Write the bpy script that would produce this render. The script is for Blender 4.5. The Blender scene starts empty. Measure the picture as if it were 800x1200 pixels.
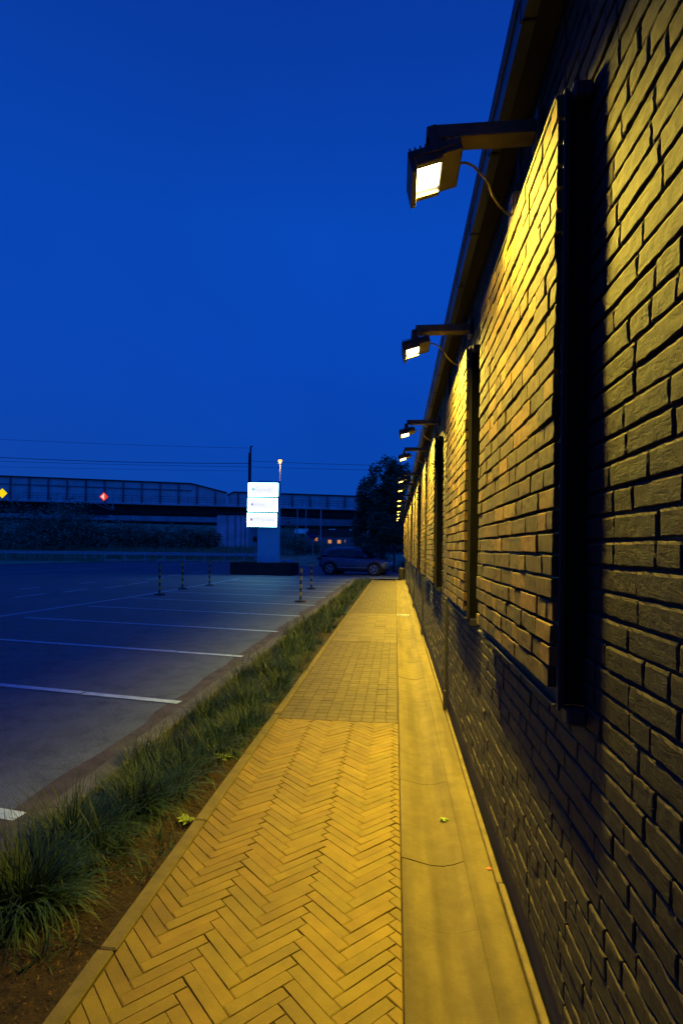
import bpy, math, random
from mathutils import Vector, Matrix, noise
random.seed(7)
R = math.radians
scene = bpy.context.scene
COL = scene.collection
rnd = random.random
def U(a, b): return random.uniform(a, b)

# ------------------------------------------------------------------ camera
FPX, H, YAW, ROLL = 640.0, 1.56, math.atan(63/640), 0.012
cam_d = bpy.data.cameras.new('camera'); cam = bpy.data.objects.new('camera', cam_d); COL.objects.link(cam)
cam_d.sensor_fit = 'HORIZONTAL'; cam_d.sensor_width = 36; cam_d.lens = FPX/800*36
cam_d.shift_y = 42.2/800; cam_d.clip_end = 3000; cam_d.clip_start = 0.05
cam.matrix_world = Matrix.Translation((0, 0, H)) @ Matrix.Rotation(YAW, 4, 'Z') @ Matrix.Rotation(R(90), 4, 'X') @ Matrix.Rotation(ROLL, 4, 'Z')
scene.camera = cam

def bear(px, depth):
    """ground position on a compass bearing at a given distance ahead"""
    x = (px-400)/FPX*depth
    return Vector((x*math.cos(YAW)-depth*math.sin(YAW), x*math.sin(YAW)+depth*math.cos(YAW), 0))
def hgt(px, py, depth):
    return H + ((642.2+ROLL*(px-400))-py)*depth/FPX
def pt(px, py, depth):
    v = bear(px, depth); v.z = hgt(px, py, depth); return v

# ------------------------------------------------------------------ materials
def nt(name):
    m = bpy.data.materials.new(name); m.use_nodes = True
    t = m.node_tree; b = t.nodes['Principled BSDF']
    return m, t, b
def N(t, k, **kw):
    n = t.nodes.new(k)
    for a, v in kw.items(): setattr(n, a, v)
    return n
def mat(name, col, rough=.7, metal=0, var=.25, scale=8, bump=.0, bscale=60, attr=False, stretch=None, spec=.4, col2=None, tmin=.35, dist=.01, detail=6):
    m, t, b = nt(name)
    tc = N(t, 'ShaderNodeTexCoord'); src = tc.outputs['Object']
    if stretch:
        mp = N(t, 'ShaderNodeMapping'); mp.inputs['Scale'].default_value = stretch
        t.links.new(src, mp.inputs[0]); src = mp.outputs[0]
    nz = N(t, 'ShaderNodeTexNoise'); nz.inputs['Scale'].default_value = scale; nz.inputs['Detail'].default_value = detail
    nz.inputs['Roughness'].default_value = .65
    t.links.new(src, nz.inputs['Vector'])
    rp = N(t, 'ShaderNodeValToRGB')
    c2 = col2 or tuple(c*(1-var) for c in col)
    c1 = col if col2 else tuple(min(1, c*(1+var)) for c in col)
    rp.color_ramp.elements[0].color = (*c2, 1); rp.color_ramp.elements[0].position = .32
    rp.color_ramp.elements[1].color = (*c1, 1); rp.color_ramp.elements[1].position = .68
    t.links.new(nz.outputs[0], rp.inputs[0]); out = rp.outputs[0]
    if attr:
        at = N(t, 'ShaderNodeAttribute', attribute_name='tint')
        mx = N(t, 'ShaderNodeMixRGB', blend_type='MULTIPLY'); mx.inputs[0].default_value = 1
        t.links.new(out, mx.inputs[1]); t.links.new(at.outputs['Color'], mx.inputs[2]); out = mx.outputs[0]
    t.links.new(out, b.inputs['Base Color'])
    b.inputs['Roughness'].default_value = rough; b.inputs['Metallic'].default_value = metal
    b.inputs['Specular IOR Level'].default_value = spec
    if bump:
        n2 = N(t, 'ShaderNodeTexNoise'); n2.inputs['Scale'].default_value = bscale; n2.inputs['Detail'].default_value = 8
        n2.inputs['Roughness'].default_value = .7
        t.links.new(src, n2.inputs['Vector'])
        bp = N(t, 'ShaderNodeBump'); bp.inputs['Strength'].default_value = bump; bp.inputs['Distance'].default_value = dist
        t.links.new(n2.outputs[0], bp.inputs['Height']); t.links.new(bp.outputs[0], b.inputs['Normal'])
    return m
def emis(name, col, strength):
    m, t, b = nt(name)
    b.inputs['Base Color'].default_value = (*col, 1); b.inputs['Roughness'].default_value = .4
    b.inputs['Emission Color'].default_value = (*col, 1); b.inputs['Emission Strength'].default_value = strength
    return m

def wall_brick_mat():
    m, t, b = nt('painted_black_brick')
    tc = N(t, 'ShaderNodeTexCoord')
    at = N(t, 'ShaderNodeAttribute', attribute_name='tint')
    # every brick gets its own slice of the pattern, so that the creases never run on across a joint
    sc = N(t, 'ShaderNodeVectorMath', operation='SCALE'); sc.inputs['Scale'].default_value = 37
    ad = N(t, 'ShaderNodeVectorMath', operation='ADD')
    t.links.new(at.outputs['Color'], sc.inputs[0]); t.links.new(sc.outputs[0], ad.inputs[1]); t.links.new(tc.outputs['Object'], ad.inputs[0])
    nz = N(t, 'ShaderNodeTexNoise'); nz.inputs['Scale'].default_value = 14; nz.inputs['Detail'].default_value = 8
    t.links.new(ad.outputs[0], nz.inputs['Vector'])
    rp = N(t, 'ShaderNodeValToRGB')
    rp.color_ramp.elements[0].color = (.0046, .0045, .0050, 1); rp.color_ramp.elements[0].position = .3
    rp.color_ramp.elements[1].color = (.0108, .0104, .0105, 1); rp.color_ramp.elements[1].position = .7
    t.links.new(nz.outputs[0], rp.inputs[0])
    mx = N(t, 'ShaderNodeMixRGB', blend_type='MULTIPLY'); mx.inputs[0].default_value = 1
    t.links.new(rp.outputs[0], mx.inputs[1]); t.links.new(at.outputs['Alpha'], mx.inputs[2])
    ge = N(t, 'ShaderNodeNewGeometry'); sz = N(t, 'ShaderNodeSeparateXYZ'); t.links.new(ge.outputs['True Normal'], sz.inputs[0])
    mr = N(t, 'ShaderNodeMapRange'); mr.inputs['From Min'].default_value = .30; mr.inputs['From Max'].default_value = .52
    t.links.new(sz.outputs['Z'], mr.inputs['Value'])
    ledge_light = N(t, 'ShaderNodeMixRGB'); ledge_light.inputs[2].default_value = (.075, .062, .034, 1)  # upward ledges mixed paler: the lamp highlight is put into the colour
    t.links.new(mr.outputs[0], ledge_light.inputs[0]); t.links.new(rp.outputs[0], ledge_light.inputs[1])
    t.links.new(ledge_light.outputs[0], b.inputs['Base Color'])
    b.inputs['Roughness'].default_value = .72; b.inputs['Specular IOR Level'].default_value = .35
    mp = N(t, 'ShaderNodeMapping'); mp.inputs['Scale'].default_value = (1, 1, 3.2); mp.inputs['Rotation'].default_value = (R(18), 0, 0)
    t.links.new(ad.outputs[0], mp.inputs[0])
    w = N(t, 'ShaderNodeTexNoise'); w.inputs['Scale'].default_value = 22; w.inputs['Detail'].default_value = 5; w.inputs['Distortion'].default_value = 1.6
    t.links.new(mp.outputs[0], w.inputs['Vector'])
    r2 = N(t, 'ShaderNodeValToRGB'); r2.color_ramp.elements[0].position = .36; r2.color_ramp.elements[1].position = .50
    t.links.new(w.outputs[0], r2.inputs[0])
    g = N(t, 'ShaderNodeTexNoise'); g.inputs['Scale'].default_value = 300; g.inputs['Detail'].default_value = 8; g.inputs['Roughness'].default_value = .7
    t.links.new(ad.outputs[0], g.inputs['Vector'])
    b1 = N(t, 'ShaderNodeBump'); b1.inputs['Strength'].default_value = .6; b1.inputs['Distance'].default_value = .003
    b2 = N(t, 'ShaderNodeBump'); b2.inputs['Strength'].default_value = .9; b2.inputs['Distance'].default_value = .004
    t.links.new(r2.outputs[0], b1.inputs['Height']); t.links.new(g.outputs[0], b2.inputs['Height'])
    t.links.new(b1.outputs[0], b2.inputs['Normal']); t.links.new(b2.outputs[0], b.inputs['Normal'])
    return m

def gutter_mat():
    m, t, b = nt('stained_concrete')
    tc = N(t, 'ShaderNodeTexCoord'); sx = N(t, 'ShaderNodeSeparateXYZ'); t.links.new(tc.outputs['Object'], sx.inputs[0])
    # water stains: bands that run along the channel, wobbling a little
    wob = N(t, 'ShaderNodeTexNoise'); wob.inputs['Scale'].default_value = 1.3; t.links.new(tc.outputs['Object'], wob.inputs['Vector'])
    ma = N(t, 'ShaderNodeMath', operation='MULTIPLY_ADD'); ma.inputs[1].default_value = .09
    t.links.new(wob.outputs[0], ma.inputs[0]); t.links.new(sx.outputs['X'], ma.inputs[2])
    mp = N(t, 'ShaderNodeCombineXYZ'); t.links.new(ma.outputs[0], mp.inputs[0])
    my = N(t, 'ShaderNodeMath', operation='MULTIPLY'); my.inputs[1].default_value = .06
    t.links.new(sx.outputs['Y'], my.inputs[0]); t.links.new(my.outputs[0], mp.inputs[1])
    st = N(t, 'ShaderNodeTexNoise'); st.inputs['Scale'].default_value = 11; st.inputs['Detail'].default_value = 2; st.inputs['Roughness'].default_value = .45
    t.links.new(mp.outputs[0], st.inputs['Vector'])
    rp = N(t, 'ShaderNodeValToRGB')
    rp.color_ramp.elements[0].color = (.090, .068, .013, 1); rp.color_ramp.elements[0].position = .33
    rp.color_ramp.elements[1].color = (.140, .108, .028, 1); rp.color_ramp.elements[1].position = .62
    t.links.new(st.outputs[0], rp.inputs[0])
    bl = N(t, 'ShaderNodeTexNoise'); bl.inputs['Scale'].default_value = 5.5; bl.inputs['Detail'].default_value = 12; bl.inputs['Roughness'].default_value = .75
    t.links.new(tc.outputs['Object'], bl.inputs['Vector'])
    r2 = N(t, 'ShaderNodeValToRGB'); r2.color_ramp.elements[0].color = (.62, .60, .50, 1); r2.color_ramp.elements[0].position = .36
    r2.color_ramp.elements[1].color = (1, 1, 1, 1); r2.color_ramp.elements[1].position = .6
    t.links.new(bl.outputs[0], r2.inputs[0])
    mx = N(t, 'ShaderNodeMixRGB', blend_type='MULTIPLY'); mx.inputs[0].default_value = .9
    t.links.new(rp.outputs[0], mx.inputs[1]); t.links.new(r2.outputs[0], mx.inputs[2])
    vo = N(t, 'ShaderNodeTexVoronoi'); vo.inputs['Scale'].default_value = 26; t.links.new(tc.outputs['Object'], vo.inputs['Vector'])
    r3 = N(t, 'ShaderNodeValToRGB'); r3.color_ramp.elements[0].color = (.35, .3, .22, 1); r3.color_ramp.elements[0].position = .045
    r3.color_ramp.elements[1].color = (1, 1, 1, 1); r3.color_ramp.elements[1].position = .075
    t.links.new(vo.outputs['Distance'], r3.inputs[0])
    m3 = N(t, 'ShaderNodeMixRGB', blend_type='MULTIPLY'); m3.inputs[0].default_value = .8
    t.links.new(mx.outputs[0], m3.inputs[1]); t.links.new(r3.outputs[0], m3.inputs[2])
    t.links.new(m3.outputs[0], b.inputs['Base Color']); b.inputs['Roughness'].default_value = .75
    g = N(t, 'ShaderNodeTexNoise'); g.inputs['Scale'].default_value = 170; g.inputs['Detail'].default_value = 10; g.inputs['Roughness'].default_value = .8
    t.links.new(tc.outputs['Object'], g.inputs['Vector'])
    bp = N(t, 'ShaderNodeBump'); bp.inputs['Strength'].default_value = .9; bp.inputs['Distance'].default_value = .006
    t.links.new(g.outputs[0], bp.inputs['Height']); t.links.new(bp.outputs[0], b.inputs['Normal'])
    return m

def asphalt_mat():
    m, t, b = nt('asphalt')
    tc = N(t, 'ShaderNodeTexCoord')
    a = N(t, 'ShaderNodeTexNoise'); a.inputs['Scale'].default_value = .35; a.inputs['Detail'].default_value = 6
    c = N(t, 'ShaderNodeTexNoise'); c.inputs['Scale'].default_value = 3.2; c.inputs['Detail'].default_value = 9; c.inputs['Roughness'].default_value = .75
    d = N(t, 'ShaderNodeTexNoise'); d.inputs['Scale'].default_value = 90; d.inputs['Detail'].default_value = 4
    for n in (a, c, d): t.links.new(tc.outputs['Object'], n.inputs['Vector'])
    r1 = N(t, 'ShaderNodeValToRGB'); r1.color_ramp.elements[0].color = (.105, .140, .200, 1); r1.color_ramp.elements[0].position = .3
    r1.color_ramp.elements[1].color = (.150, .195, .270, 1); r1.color_ramp.elements[1].position = .7
    r2 = N(t, 'ShaderNodeValToRGB'); r2.color_ramp.elements[0].color = (.6, .6, .6, 1); r2.color_ramp.elements[0].position = .34
    r2.color_ramp.elements[1].color = (1, 1, 1, 1); r2.color_ramp.elements[1].position = .55
    r3 = N(t, 'ShaderNodeValToRGB'); r3.color_ramp.elements[0].color = (.55, .55, .55, 1); r3.color_ramp.elements[0].position = .35
    r3.color_ramp.elements[1].color = (1.15, 1.15, 1.15, 1); r3.color_ramp.elements[1].position = .65
    t.links.new(a.outputs[0], r1.inputs[0]); t.links.new(c.outputs[0], r2.inputs[0]); t.links.new(d.outputs[0], r3.inputs[0])
    m1 = N(t, 'ShaderNodeMixRGB', blend_type='MULTIPLY'); m1.inputs[0].default_value = 1
    m2 = N(t, 'ShaderNodeMixRGB', blend_type='MULTIPLY'); m2.inputs[0].default_value = 1
    t.links.new(r1.outputs[0], m1.inputs[1]); t.links.new(r2.outputs[0], m1.inputs[2])
    t.links.new(m1.outputs[0], m2.inputs[1]); t.links.new(r3.outputs[0], m2.inputs[2])
    # a few crack lines
    vo = N(t, 'ShaderNodeTexVoronoi', feature='DISTANCE_TO_EDGE'); vo.inputs['Scale'].default_value = .42
    dv = N(t, 'ShaderNodeVectorMath', operation='ADD'); t.links.new(tc.outputs['Object'], dv.inputs[0]); t.links.new(c.outputs['Color'], dv.inputs[1])
    t.links.new(dv.outputs[0], vo.inputs['Vector'])
    r4 = N(t, 'ShaderNodeValToRGB'); r4.color_ramp.elements[0].color = (.45, .45, .45, 1); r4.color_ramp.elements[0].position = .002
    r4.color_ramp.elements[1].color = (1, 1, 1, 1); r4.color_ramp.elements[1].position = .007
    t.links.new(vo.outputs['Distance'], r4.inputs[0])
    m4 = N(t, 'ShaderNodeMixRGB', blend_type='MULTIPLY'); m4.inputs[0].default_value = .7
    t.links.new(m2.outputs[0], m4.inputs[1]); t.links.new(r4.outputs[0], m4.inputs[2])
    t.links.new(m4.outputs[0], b.inputs['Base Color']); b.inputs['Roughness'].default_value = .72
    b.inputs['Specular IOR Level'].default_value = .35
    bp = N(t, 'ShaderNodeBump'); bp.inputs['Strength'].default_value = .6; bp.inputs['Distance'].default_value = .006
    t.links.new(d.outputs[0], bp.inputs['Height']); t.links.new(bp.outputs[0], b.inputs['Normal'])
    return m

M = {}
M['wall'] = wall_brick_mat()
M['mortar'] = mat('painted_mortar', (.026, .024, .019), .9, var=.3, scale=30, bump=.6, bscale=200)
M['panel_brick'] = mat('yellow_brown_brick', (.045, .027, .006), .8, var=.34, scale=26, attr=True, bump=.7, bscale=170, dist=.003)
M['frame'] = mat('dark_steel', (.018, .018, .018), .6, metal=.0, var=.3, scale=12, bump=.15, bscale=90)
M['void'] = mat('dark_gap_fill', (.006, .006, .006), .95, spec=.02)
M['plinth'] = mat('dark_membrane', (.006, .010, .028), .7, var=.3, scale=6)
M['strip'] = mat('concrete_strip', (.12, .094, .036), .8, var=.3, scale=10, bump=.4, bscale=120)
M['gutter_concrete'] = gutter_mat()
M['klinker'] = mat('yellow_clay_paver', (.145, .100, .0035), .7, var=.17, scale=7, attr=True, bump=.55, bscale=90, dist=.003)
M['paver_brown'] = mat('brown_paver', (.070, .054, .016), .72, var=.22, scale=8, attr=True, bump=.5, bscale=110, dist=.003)
M['paver_light'] = mat('pale_ribbed_paver', (.105, .082, .026), .72, var=.14, scale=8, attr=True, bump=.4, bscale=110, dist=.003)
M['joint_sand'] = mat('joint_sand', (.078, .054, .004), .95, var=.3, scale=30, bump=.5, bscale=200)
M['kerb'] = mat('kerb_concrete', (.105, .083, .026), .8, var=.22, scale=14, bump=.5, bscale=140, dist=.004)
M['kerb_road'] = mat('road_kerb_concrete', (.10, .105, .12), .85, var=.35, scale=7, bump=.5, bscale=140)
M['soil'] = mat('soil', (.030, .018, .007), .95, var=.6, scale=18, bump=1, bscale=40, dist=.03)
M['asphalt'] = asphalt_mat()
M['edge_asphalt'] = mat('worn_brown_asphalt', (.065, .060, .075), .85, var=.45, scale=5, bump=.6, bscale=90)
M['paint'] = mat('worn_white_paint', (.60, .82, 1.0), .6, col2=(.34, .50, .70), scale=9, detail=10)
M['grass'] = mat('grass_blades', (.022, .055, .012), .55, col2=(.008, .028, .008), scale=2.5, spec=.35)
M['grass2'] = mat('verge_grass', (.16, .34, .20), .85, var=.5, scale=1.2, bump=.6, bscale=20)
M['bank_leaf'] = mat('bank_leaves', (.16, .32, .22), .8, var=.5, scale=.8)
M['leaf'] = mat('dark_leaves', (.09, .22, .13), .75, var=.5, scale=1.4)
M['leaf_b'] = mat('green_leaves', (.07, .17, .075), .7, var=.45, scale=2)
M['litter'] = mat('dead_leaves', (.12, .055, .012), .8, col2=(.04, .02, .007), scale=40)
M['bark'] = mat('bark', (.10, .085, .07), .9, var=.4, scale=9, bump=.8, bscale=30)
M['ground'] = mat('earth', (.05, .055, .03), .95, var=.4, scale=.4)
M['hill'] = mat('wooded_hill', (.03, .04, .03), .95, var=.5, scale=.05)
M['bridge_steel'] = mat('blue_grey_steel', (.55, .85, .88), .75, var=.2, scale=.7, detail=8)
M['bridge_post'] = mat('stained_steel', (.16, .24, .28), .7, var=.3, scale=1)
M['bridge_dark'] = mat('sooty_steel', (.035, .036, .04), .8, var=.3, scale=1)
M['bridge_conc'] = mat('grey_bridge_concrete', (.58, .70, .80), .85, var=.3, scale=.5, bump=.3, bscale=6)
M['galv'] = mat('galvanised_steel', (.48, .54, .60), .5, metal=.2, var=.2, scale=5)
M['lamp_black'] = mat('black_cast_aluminium', (.035, .032, .03), .5, metal=.2, var=.2, scale=30)
M['arm'] = mat('bronze_painted_steel', (.09, .07, .04), .55, metal=.2, var=.2, scale=20)
M['sign_blue'] = mat('blue_grey_cladding', (.12, .70, 1.0), .5, var=.1, scale=2)
M['sign_frame'] = mat('sign_frame_metal', (.12, .16, .17), .4, metal=.4)
M['planter'] = mat('black_stone_planter', (.022, .022, .024), .6, var=.3, scale=6, bump=.3, bscale=50)
M['yellow'] = mat('yellow_plastic', (.62, .45, .02), .5, var=.12, scale=12)
M['black'] = mat('black_plastic', (.015, .015, .015), .55)
M['rubber'] = mat('tyre_rubber', (.015, .015, .016), .85)
M['carpaint'] = mat('dark_blue_car_paint', (.060, .105, .200), .28, metal=.3, var=.05, scale=2, spec=.7)
M['carglass'] = mat('tinted_glass', (.01, .012, .016), .06, spec=.8, var=.05)
M['chrome'] = mat('bright_alloy', (.55, .56, .60), .28, metal=.9, var=.05)
M['redlens'] = mat('red_lens', (.35, .02, .02), .25)
M['headlens'] = mat('clear_lens', (.35, .37, .4), .15)
M['red'] = mat('sign_red', (.5, .02, .02), .5, var=.05)
M['blue'] = mat('sign_blue_face', (.02, .06, .35), .5, var=.05)
M['render_wall'] = mat('house_render', (.35, .33, .30), .9, var=.15, scale=1)
M['roof_tile'] = mat('house_roof', (.10, .05, .035), .9, var=.3, scale=2)
M['lens'] = emis('led_lens', (1, .86, .5), 26)
M['signlight'] = emis('backlit_acrylic', (.33, .90, 1.0), 26)
M['amber'] = emis('amber_glow', (1, .38, .10), .6)
M['housewin'] = emis('lit_window', (1, .5, .2), .2)
M['lampglow'] = emis('sodium_lamp', (1, .36, .08), 2.6)
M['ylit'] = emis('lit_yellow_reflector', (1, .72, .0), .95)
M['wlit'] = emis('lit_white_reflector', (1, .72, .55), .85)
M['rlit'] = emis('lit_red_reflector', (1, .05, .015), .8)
M['logo_teal'] = mat('logo_teal', (.12, .38, .42), .5)
M['logo_violet'] = mat('logo_violet', (.16, .15, .5), .5)
M['logo_grey'] = mat('logo_grey', (.15, .15, .22), .5)
def glowtext(name, c): return emis(name, c, 1.0)
M['film'] = emis('white_print_film', (.93, .95, .97), 1.0)
M['t_teal'] = glowtext('printed_teal', (.25, .62, .66)); M['t_violet'] = glowtext('printed_violet', (.25, .24, .72))
M['t_grey'] = glowtext('printed_dark_grey', (.28, .27, .36)); M['t_pale'] = glowtext('printed_pale_grey', (.50, .54, .60))

# ------------------------------------------------------------------ mesh helpers
class MB:
    def __init__(s): s.v = []; s.f = []; s.m = []; s.c = []; s.mi = 0; s.tint = (1, 1, 1, 1)
    def add(s, vs, fs):
        o = len(s.v); s.v += [tuple(v) for v in vs]
        for f in fs: s.f.append(tuple(i+o for i in f)); s.m.append(s.mi); s.c.append(s.tint)
    def box(s, x0, x1, y0, y1, z0, z1, mx=None):
        vs = [Vector((x, y, z)) for z in (z0, z1) for y in (y0, y1) for x in (x0, x1)]
        if mx is not None: vs = [mx @ v for v in vs]
        s.add(vs, [(0, 2, 3, 1), (4, 5, 7, 6), (0, 1, 5, 4), (2, 6, 7, 3), (0, 4, 6, 2), (1, 3, 7, 5)])
    def bbox(s, x0, x1, y0, y1, z0, z1, b=.004, mx=None):
        """box with bevelled edges"""
        b = min(b, (x1-x0)*.45, (y1-y0)*.45, (z1-z0)*.45)
        X = (x0, x0+b, x1-b, x1); Y = (y0, y0+b, y1-b, y1); Z = (z0, z0+b, z1-b, z1)
        vs = []; idx = {}
        def V(p):
            if p not in idx: idx[p] = len(vs); vs.append(Vector((X[p[0]], Y[p[1]], Z[p[2]])))
            return idx[p]
        fs = []
        for a in range(3):
            o = [i for i in range(3) if i != a]
            for e in (0, 3):
                q = []
                for (i, j) in ((1, 1), (2, 1), (2, 2), (1, 2)):
                    p = [0, 0, 0]; p[a] = e; p[o[0]] = i; p[o[1]] = j; q.append(V(tuple(p)))
                fs.append(q if (e == 3) == (a != 1) else q[::-1])
        for a in range(3):           # edge strips along axis a
            o = [i for i in range(3) if i != a]
            for e0 in (0, 3):
                for e1 in (0, 3):
                    i0 = 1 if e0 == 0 else 2; i1 = 1 if e1 == 0 else 2
                    q = []
                    for (t, w) in ((1, 0), (2, 0), (2, 1), (1, 1)):
                        p = [0, 0, 0]; p[a] = t
                        if w == 0: p[o[0]] = e0; p[o[1]] = i1
                        else: p[o[0]] = i0; p[o[1]] = e1
                        q.append(V(tuple(p)))
                    fs.append(q)
        for e in [(i, j, k) for i in (0, 3) for j in (0, 3) for k in (0, 3)]:
            c = [1 if q == 0 else 2 for q in e]
            fs.append([V((e[0], c[1], c[2])), V((c[0], e[1], c[2])), V((c[0], c[1], e[2]))])
        if mx is not None: vs = [mx @ v for v in vs]
        s.add(vs, fs)
    def tube(s, pts, r, n=8, cap=True):
        pts = [Vector(p) for p in pts]; rs = r if isinstance(r, (list, tuple)) else [r]*len(pts)
        vs = []; fs = []
        for i, p in enumerate(pts):
            d = (pts[min(i+1, len(pts)-1)]-pts[max(i-1, 0)]).normalized()
            a = d.cross(Vector((0, 0, 1)) if abs(d.z) < .9 else Vector((1, 0, 0))).normalized(); b = d.cross(a)
            for k in range(n):
                t = 2*math.pi*k/n; vs.append(p+(a*math.cos(t)+b*math.sin(t))*rs[i])
        for i in range(len(pts)-1):
            for k in range(n): fs.append((i*n+k, i*n+(k+1) % n, (i+1)*n+(k+1) % n, (i+1)*n+k))
        if cap: fs.append(tuple(range(n))[::-1]); fs.append(tuple(range((len(pts)-1)*n, len(pts)*n)))
        s.add(vs, fs)
    def lathe(s, prof, n=20, mx=None):
        vs = []; fs = []
        for (r, z) in prof:
            for k in range(n):
                t = 2*math.pi*k/n; vs.append(Vector((r*math.cos(t), r*math.sin(t), z)))
        if mx is not None: vs = [mx @ v for v in vs]
        for i in range(len(prof)-1):
            for k in range(n): fs.append((i*n+k, i*n+(k+1) % n, (i+1)*n+(k+1) % n, (i+1)*n+k))
        fs.append(tuple(range(n))[::-1]); fs.append(tuple(range((len(prof)-1)*n, len(prof)*n)))
        s.add(vs, fs)
    def prism(s, poly, axis, a, b, mx=None):
        """poly = list of 2D points, extruded along axis (0,1,2) from a to b"""
        def mk(p, t):
            q = list(p); q.insert(axis, t); return Vector(q)
        vs = [mk(p, a) for p in poly]+[mk(p, b) for p in poly]; n = len(poly)
        if mx is not None: vs = [mx @ v for v in vs]
        s.add(vs, [tuple(range(n))[::-1], tuple(range(n, 2*n))]+[(i, (i+1) % n, (i+1) % n+n, i+n) for i in range(n)])
    def build(s, name, mats, parent=None, smooth=False, fix=True, loc=None):
        me = bpy.data.meshes.new(name); me.from_pydata(s.v, [], s.f)
        if not isinstance(mats, (list, tuple)): mats = [mats]
        for m in mats: me.materials.append(m)
        me.polygons.foreach_set('material_index', s.m)
        if any(c != (1, 1, 1, 1) for c in s.c):
            ca = me.color_attributes.new('tint', 'FLOAT_COLOR', 'CORNER')
            arr = []
            for f, c in zip(s.f, s.c): arr += list(c)*len(f)
            ca.data.foreach_set('color', arr)
        if smooth: me.polygons.foreach_set('use_smooth', [True]*len(s.f))
        me.update()
        if fix:
            import bmesh
            bm = bmesh.new(); bm.from_mesh(me); bmesh.ops.recalc_face_normals(bm, faces=bm.faces); bm.to_mesh(me); bm.free()
        o = bpy.data.objects.new(name, me); COL.objects.link(o)
        if parent is not None: o.parent = parent
        if loc is not None: o.location = loc
        return o
def tag(o, label=None, cat=None, group=None, kind=None):
    if label: o['label'] = label
    if cat: o['category'] = cat
    if group: o['group'] = group
    if kind: o['kind'] = kind
    return o
def empty(name, loc=(0, 0, 0), rz=0):
    o = bpy.data.objects.new(name, None); COL.objects.link(o); o.location = loc; o.rotation_euler = (0, 0, rz)
    o.empty_display_size = .2
    return o
def copy_tree(o, parent=None):
    c = o.copy(); COL.objects.link(c)
    if parent is not None: c.parent = parent
    for ch in [x for x in o.children]: copy_tree(ch, c)
    return c

# ------------------------------------------------------------------ world: dusk sky
SKY_ROT = R(-100)
w = bpy.data.worlds.new('World'); scene.world = w; w.use_nodes = True
t = w.node_tree; t.nodes.clear()
out = N(t, 'ShaderNodeOutputWorld'); bg = N(t, 'ShaderNodeBackground'); bg2 = N(t, 'ShaderNodeBackground'); add = N(t, 'ShaderNodeAddShader')
sky = N(t, 'ShaderNodeTexSky', sky_type='NISHITA'); sky.sun_disc = False; sky.sun_elevation = R(-4); sky.sun_rotation = SKY_ROT
bg.inputs['Strength'].default_value = .05; t.links.new(sky.outputs[0], bg.inputs[0])
tc = N(t, 'ShaderNodeTexCoord'); sx = N(t, 'ShaderNodeSeparateXYZ'); t.links.new(tc.outputs['Generated'], sx.inputs[0])
rp = N(t, 'ShaderNodeValToRGB'); cr = rp.color_ramp
cr.elements[0].position = 0; cr.elements[0].color = (.003, .046, .29, 1)
cr.elements[1].position = 1; cr.elements[1].color = (.002, .022, .22, 1)
for p, c in ((.10, (.0012, .055, .39)), (.30, (.0015, .056, .44)), (.50, (.0015, .058, .44)), (.70, (.002, .040, .34))):
    e = cr.elements.new(p); e.color = (*c, 1)
nz = N(t, 'ShaderNodeTexNoise'); nz.inputs['Scale'].default_value = 1.6; nz.inputs['Detail'].default_value = 3
t.links.new(tc.outputs['Generated'], nz.inputs['Vector'])
r2 = N(t, 'ShaderNodeMapRange'); r2.inputs['To Min'].default_value = .80; r2.inputs['To Max'].default_value = 1.2
t.links.new(nz.outputs[0], r2.inputs['Value'])
t.links.new(sx.outputs['Z'], rp.inputs[0])
mm = N(t, 'ShaderNodeVectorMath', operation='SCALE'); t.links.new(rp.outputs[0], mm.inputs[0]); t.links.new(r2.outputs[0], mm.inputs['Scale'])
t.links.new(mm.outputs[0], bg2.inputs[0]); bg2.inputs['Strength'].default_value = 1
t.links.new(bg.outputs[0], add.inputs[0]); t.links.new(bg2.outputs[0], add.inputs[1]); t.links.new(add.outputs[0], out.inputs[0])

# ------------------------------------------------------------------ ground sheets
def sheet(name, poly, z, m, sub=False):
    b = MB(); b.add([(x, y, z) for x, y in poly], [tuple(range(len(poly)))])
    o = b.build(name, m); tag(o, kind='structure'); return o
sheet('ground', [(-1500, -1500), (1500, -1500), (1500, 1800), (-1500, 1800)], -.12, M['ground'])
sheet('car_park', [(-2.05, -8), (-2.0, 27.0), (-.6, 28.4), (30, 28.4), (30, 44), (-3.0, 47.5), (-9, 55), (-22.5, 62), (-25.8, 51), (-29.2, 38), (-33, 24), (-38, 8), (-42, -8)], -.012, M['asphalt'])
# worn brown edge between asphalt and kerb
b = MB()
ys = [-8+.35*i for i in range(101)]
L = []
for y in ys: L.append((-2.23-.10*noise.noise(Vector((0, y*.8, 3)))-.05*noise.noise(Vector((5, y*4, 3))), y, -.008))
vs = L+[(-2.0, y, -.008) for y in ys]; n = len(ys)
b.add(vs, [(i, i+n, i+n+1, i+1) for i in range(n-1)])
tag(b.build('car_park_edge', M['edge_asphalt']), kind='structure')

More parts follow.
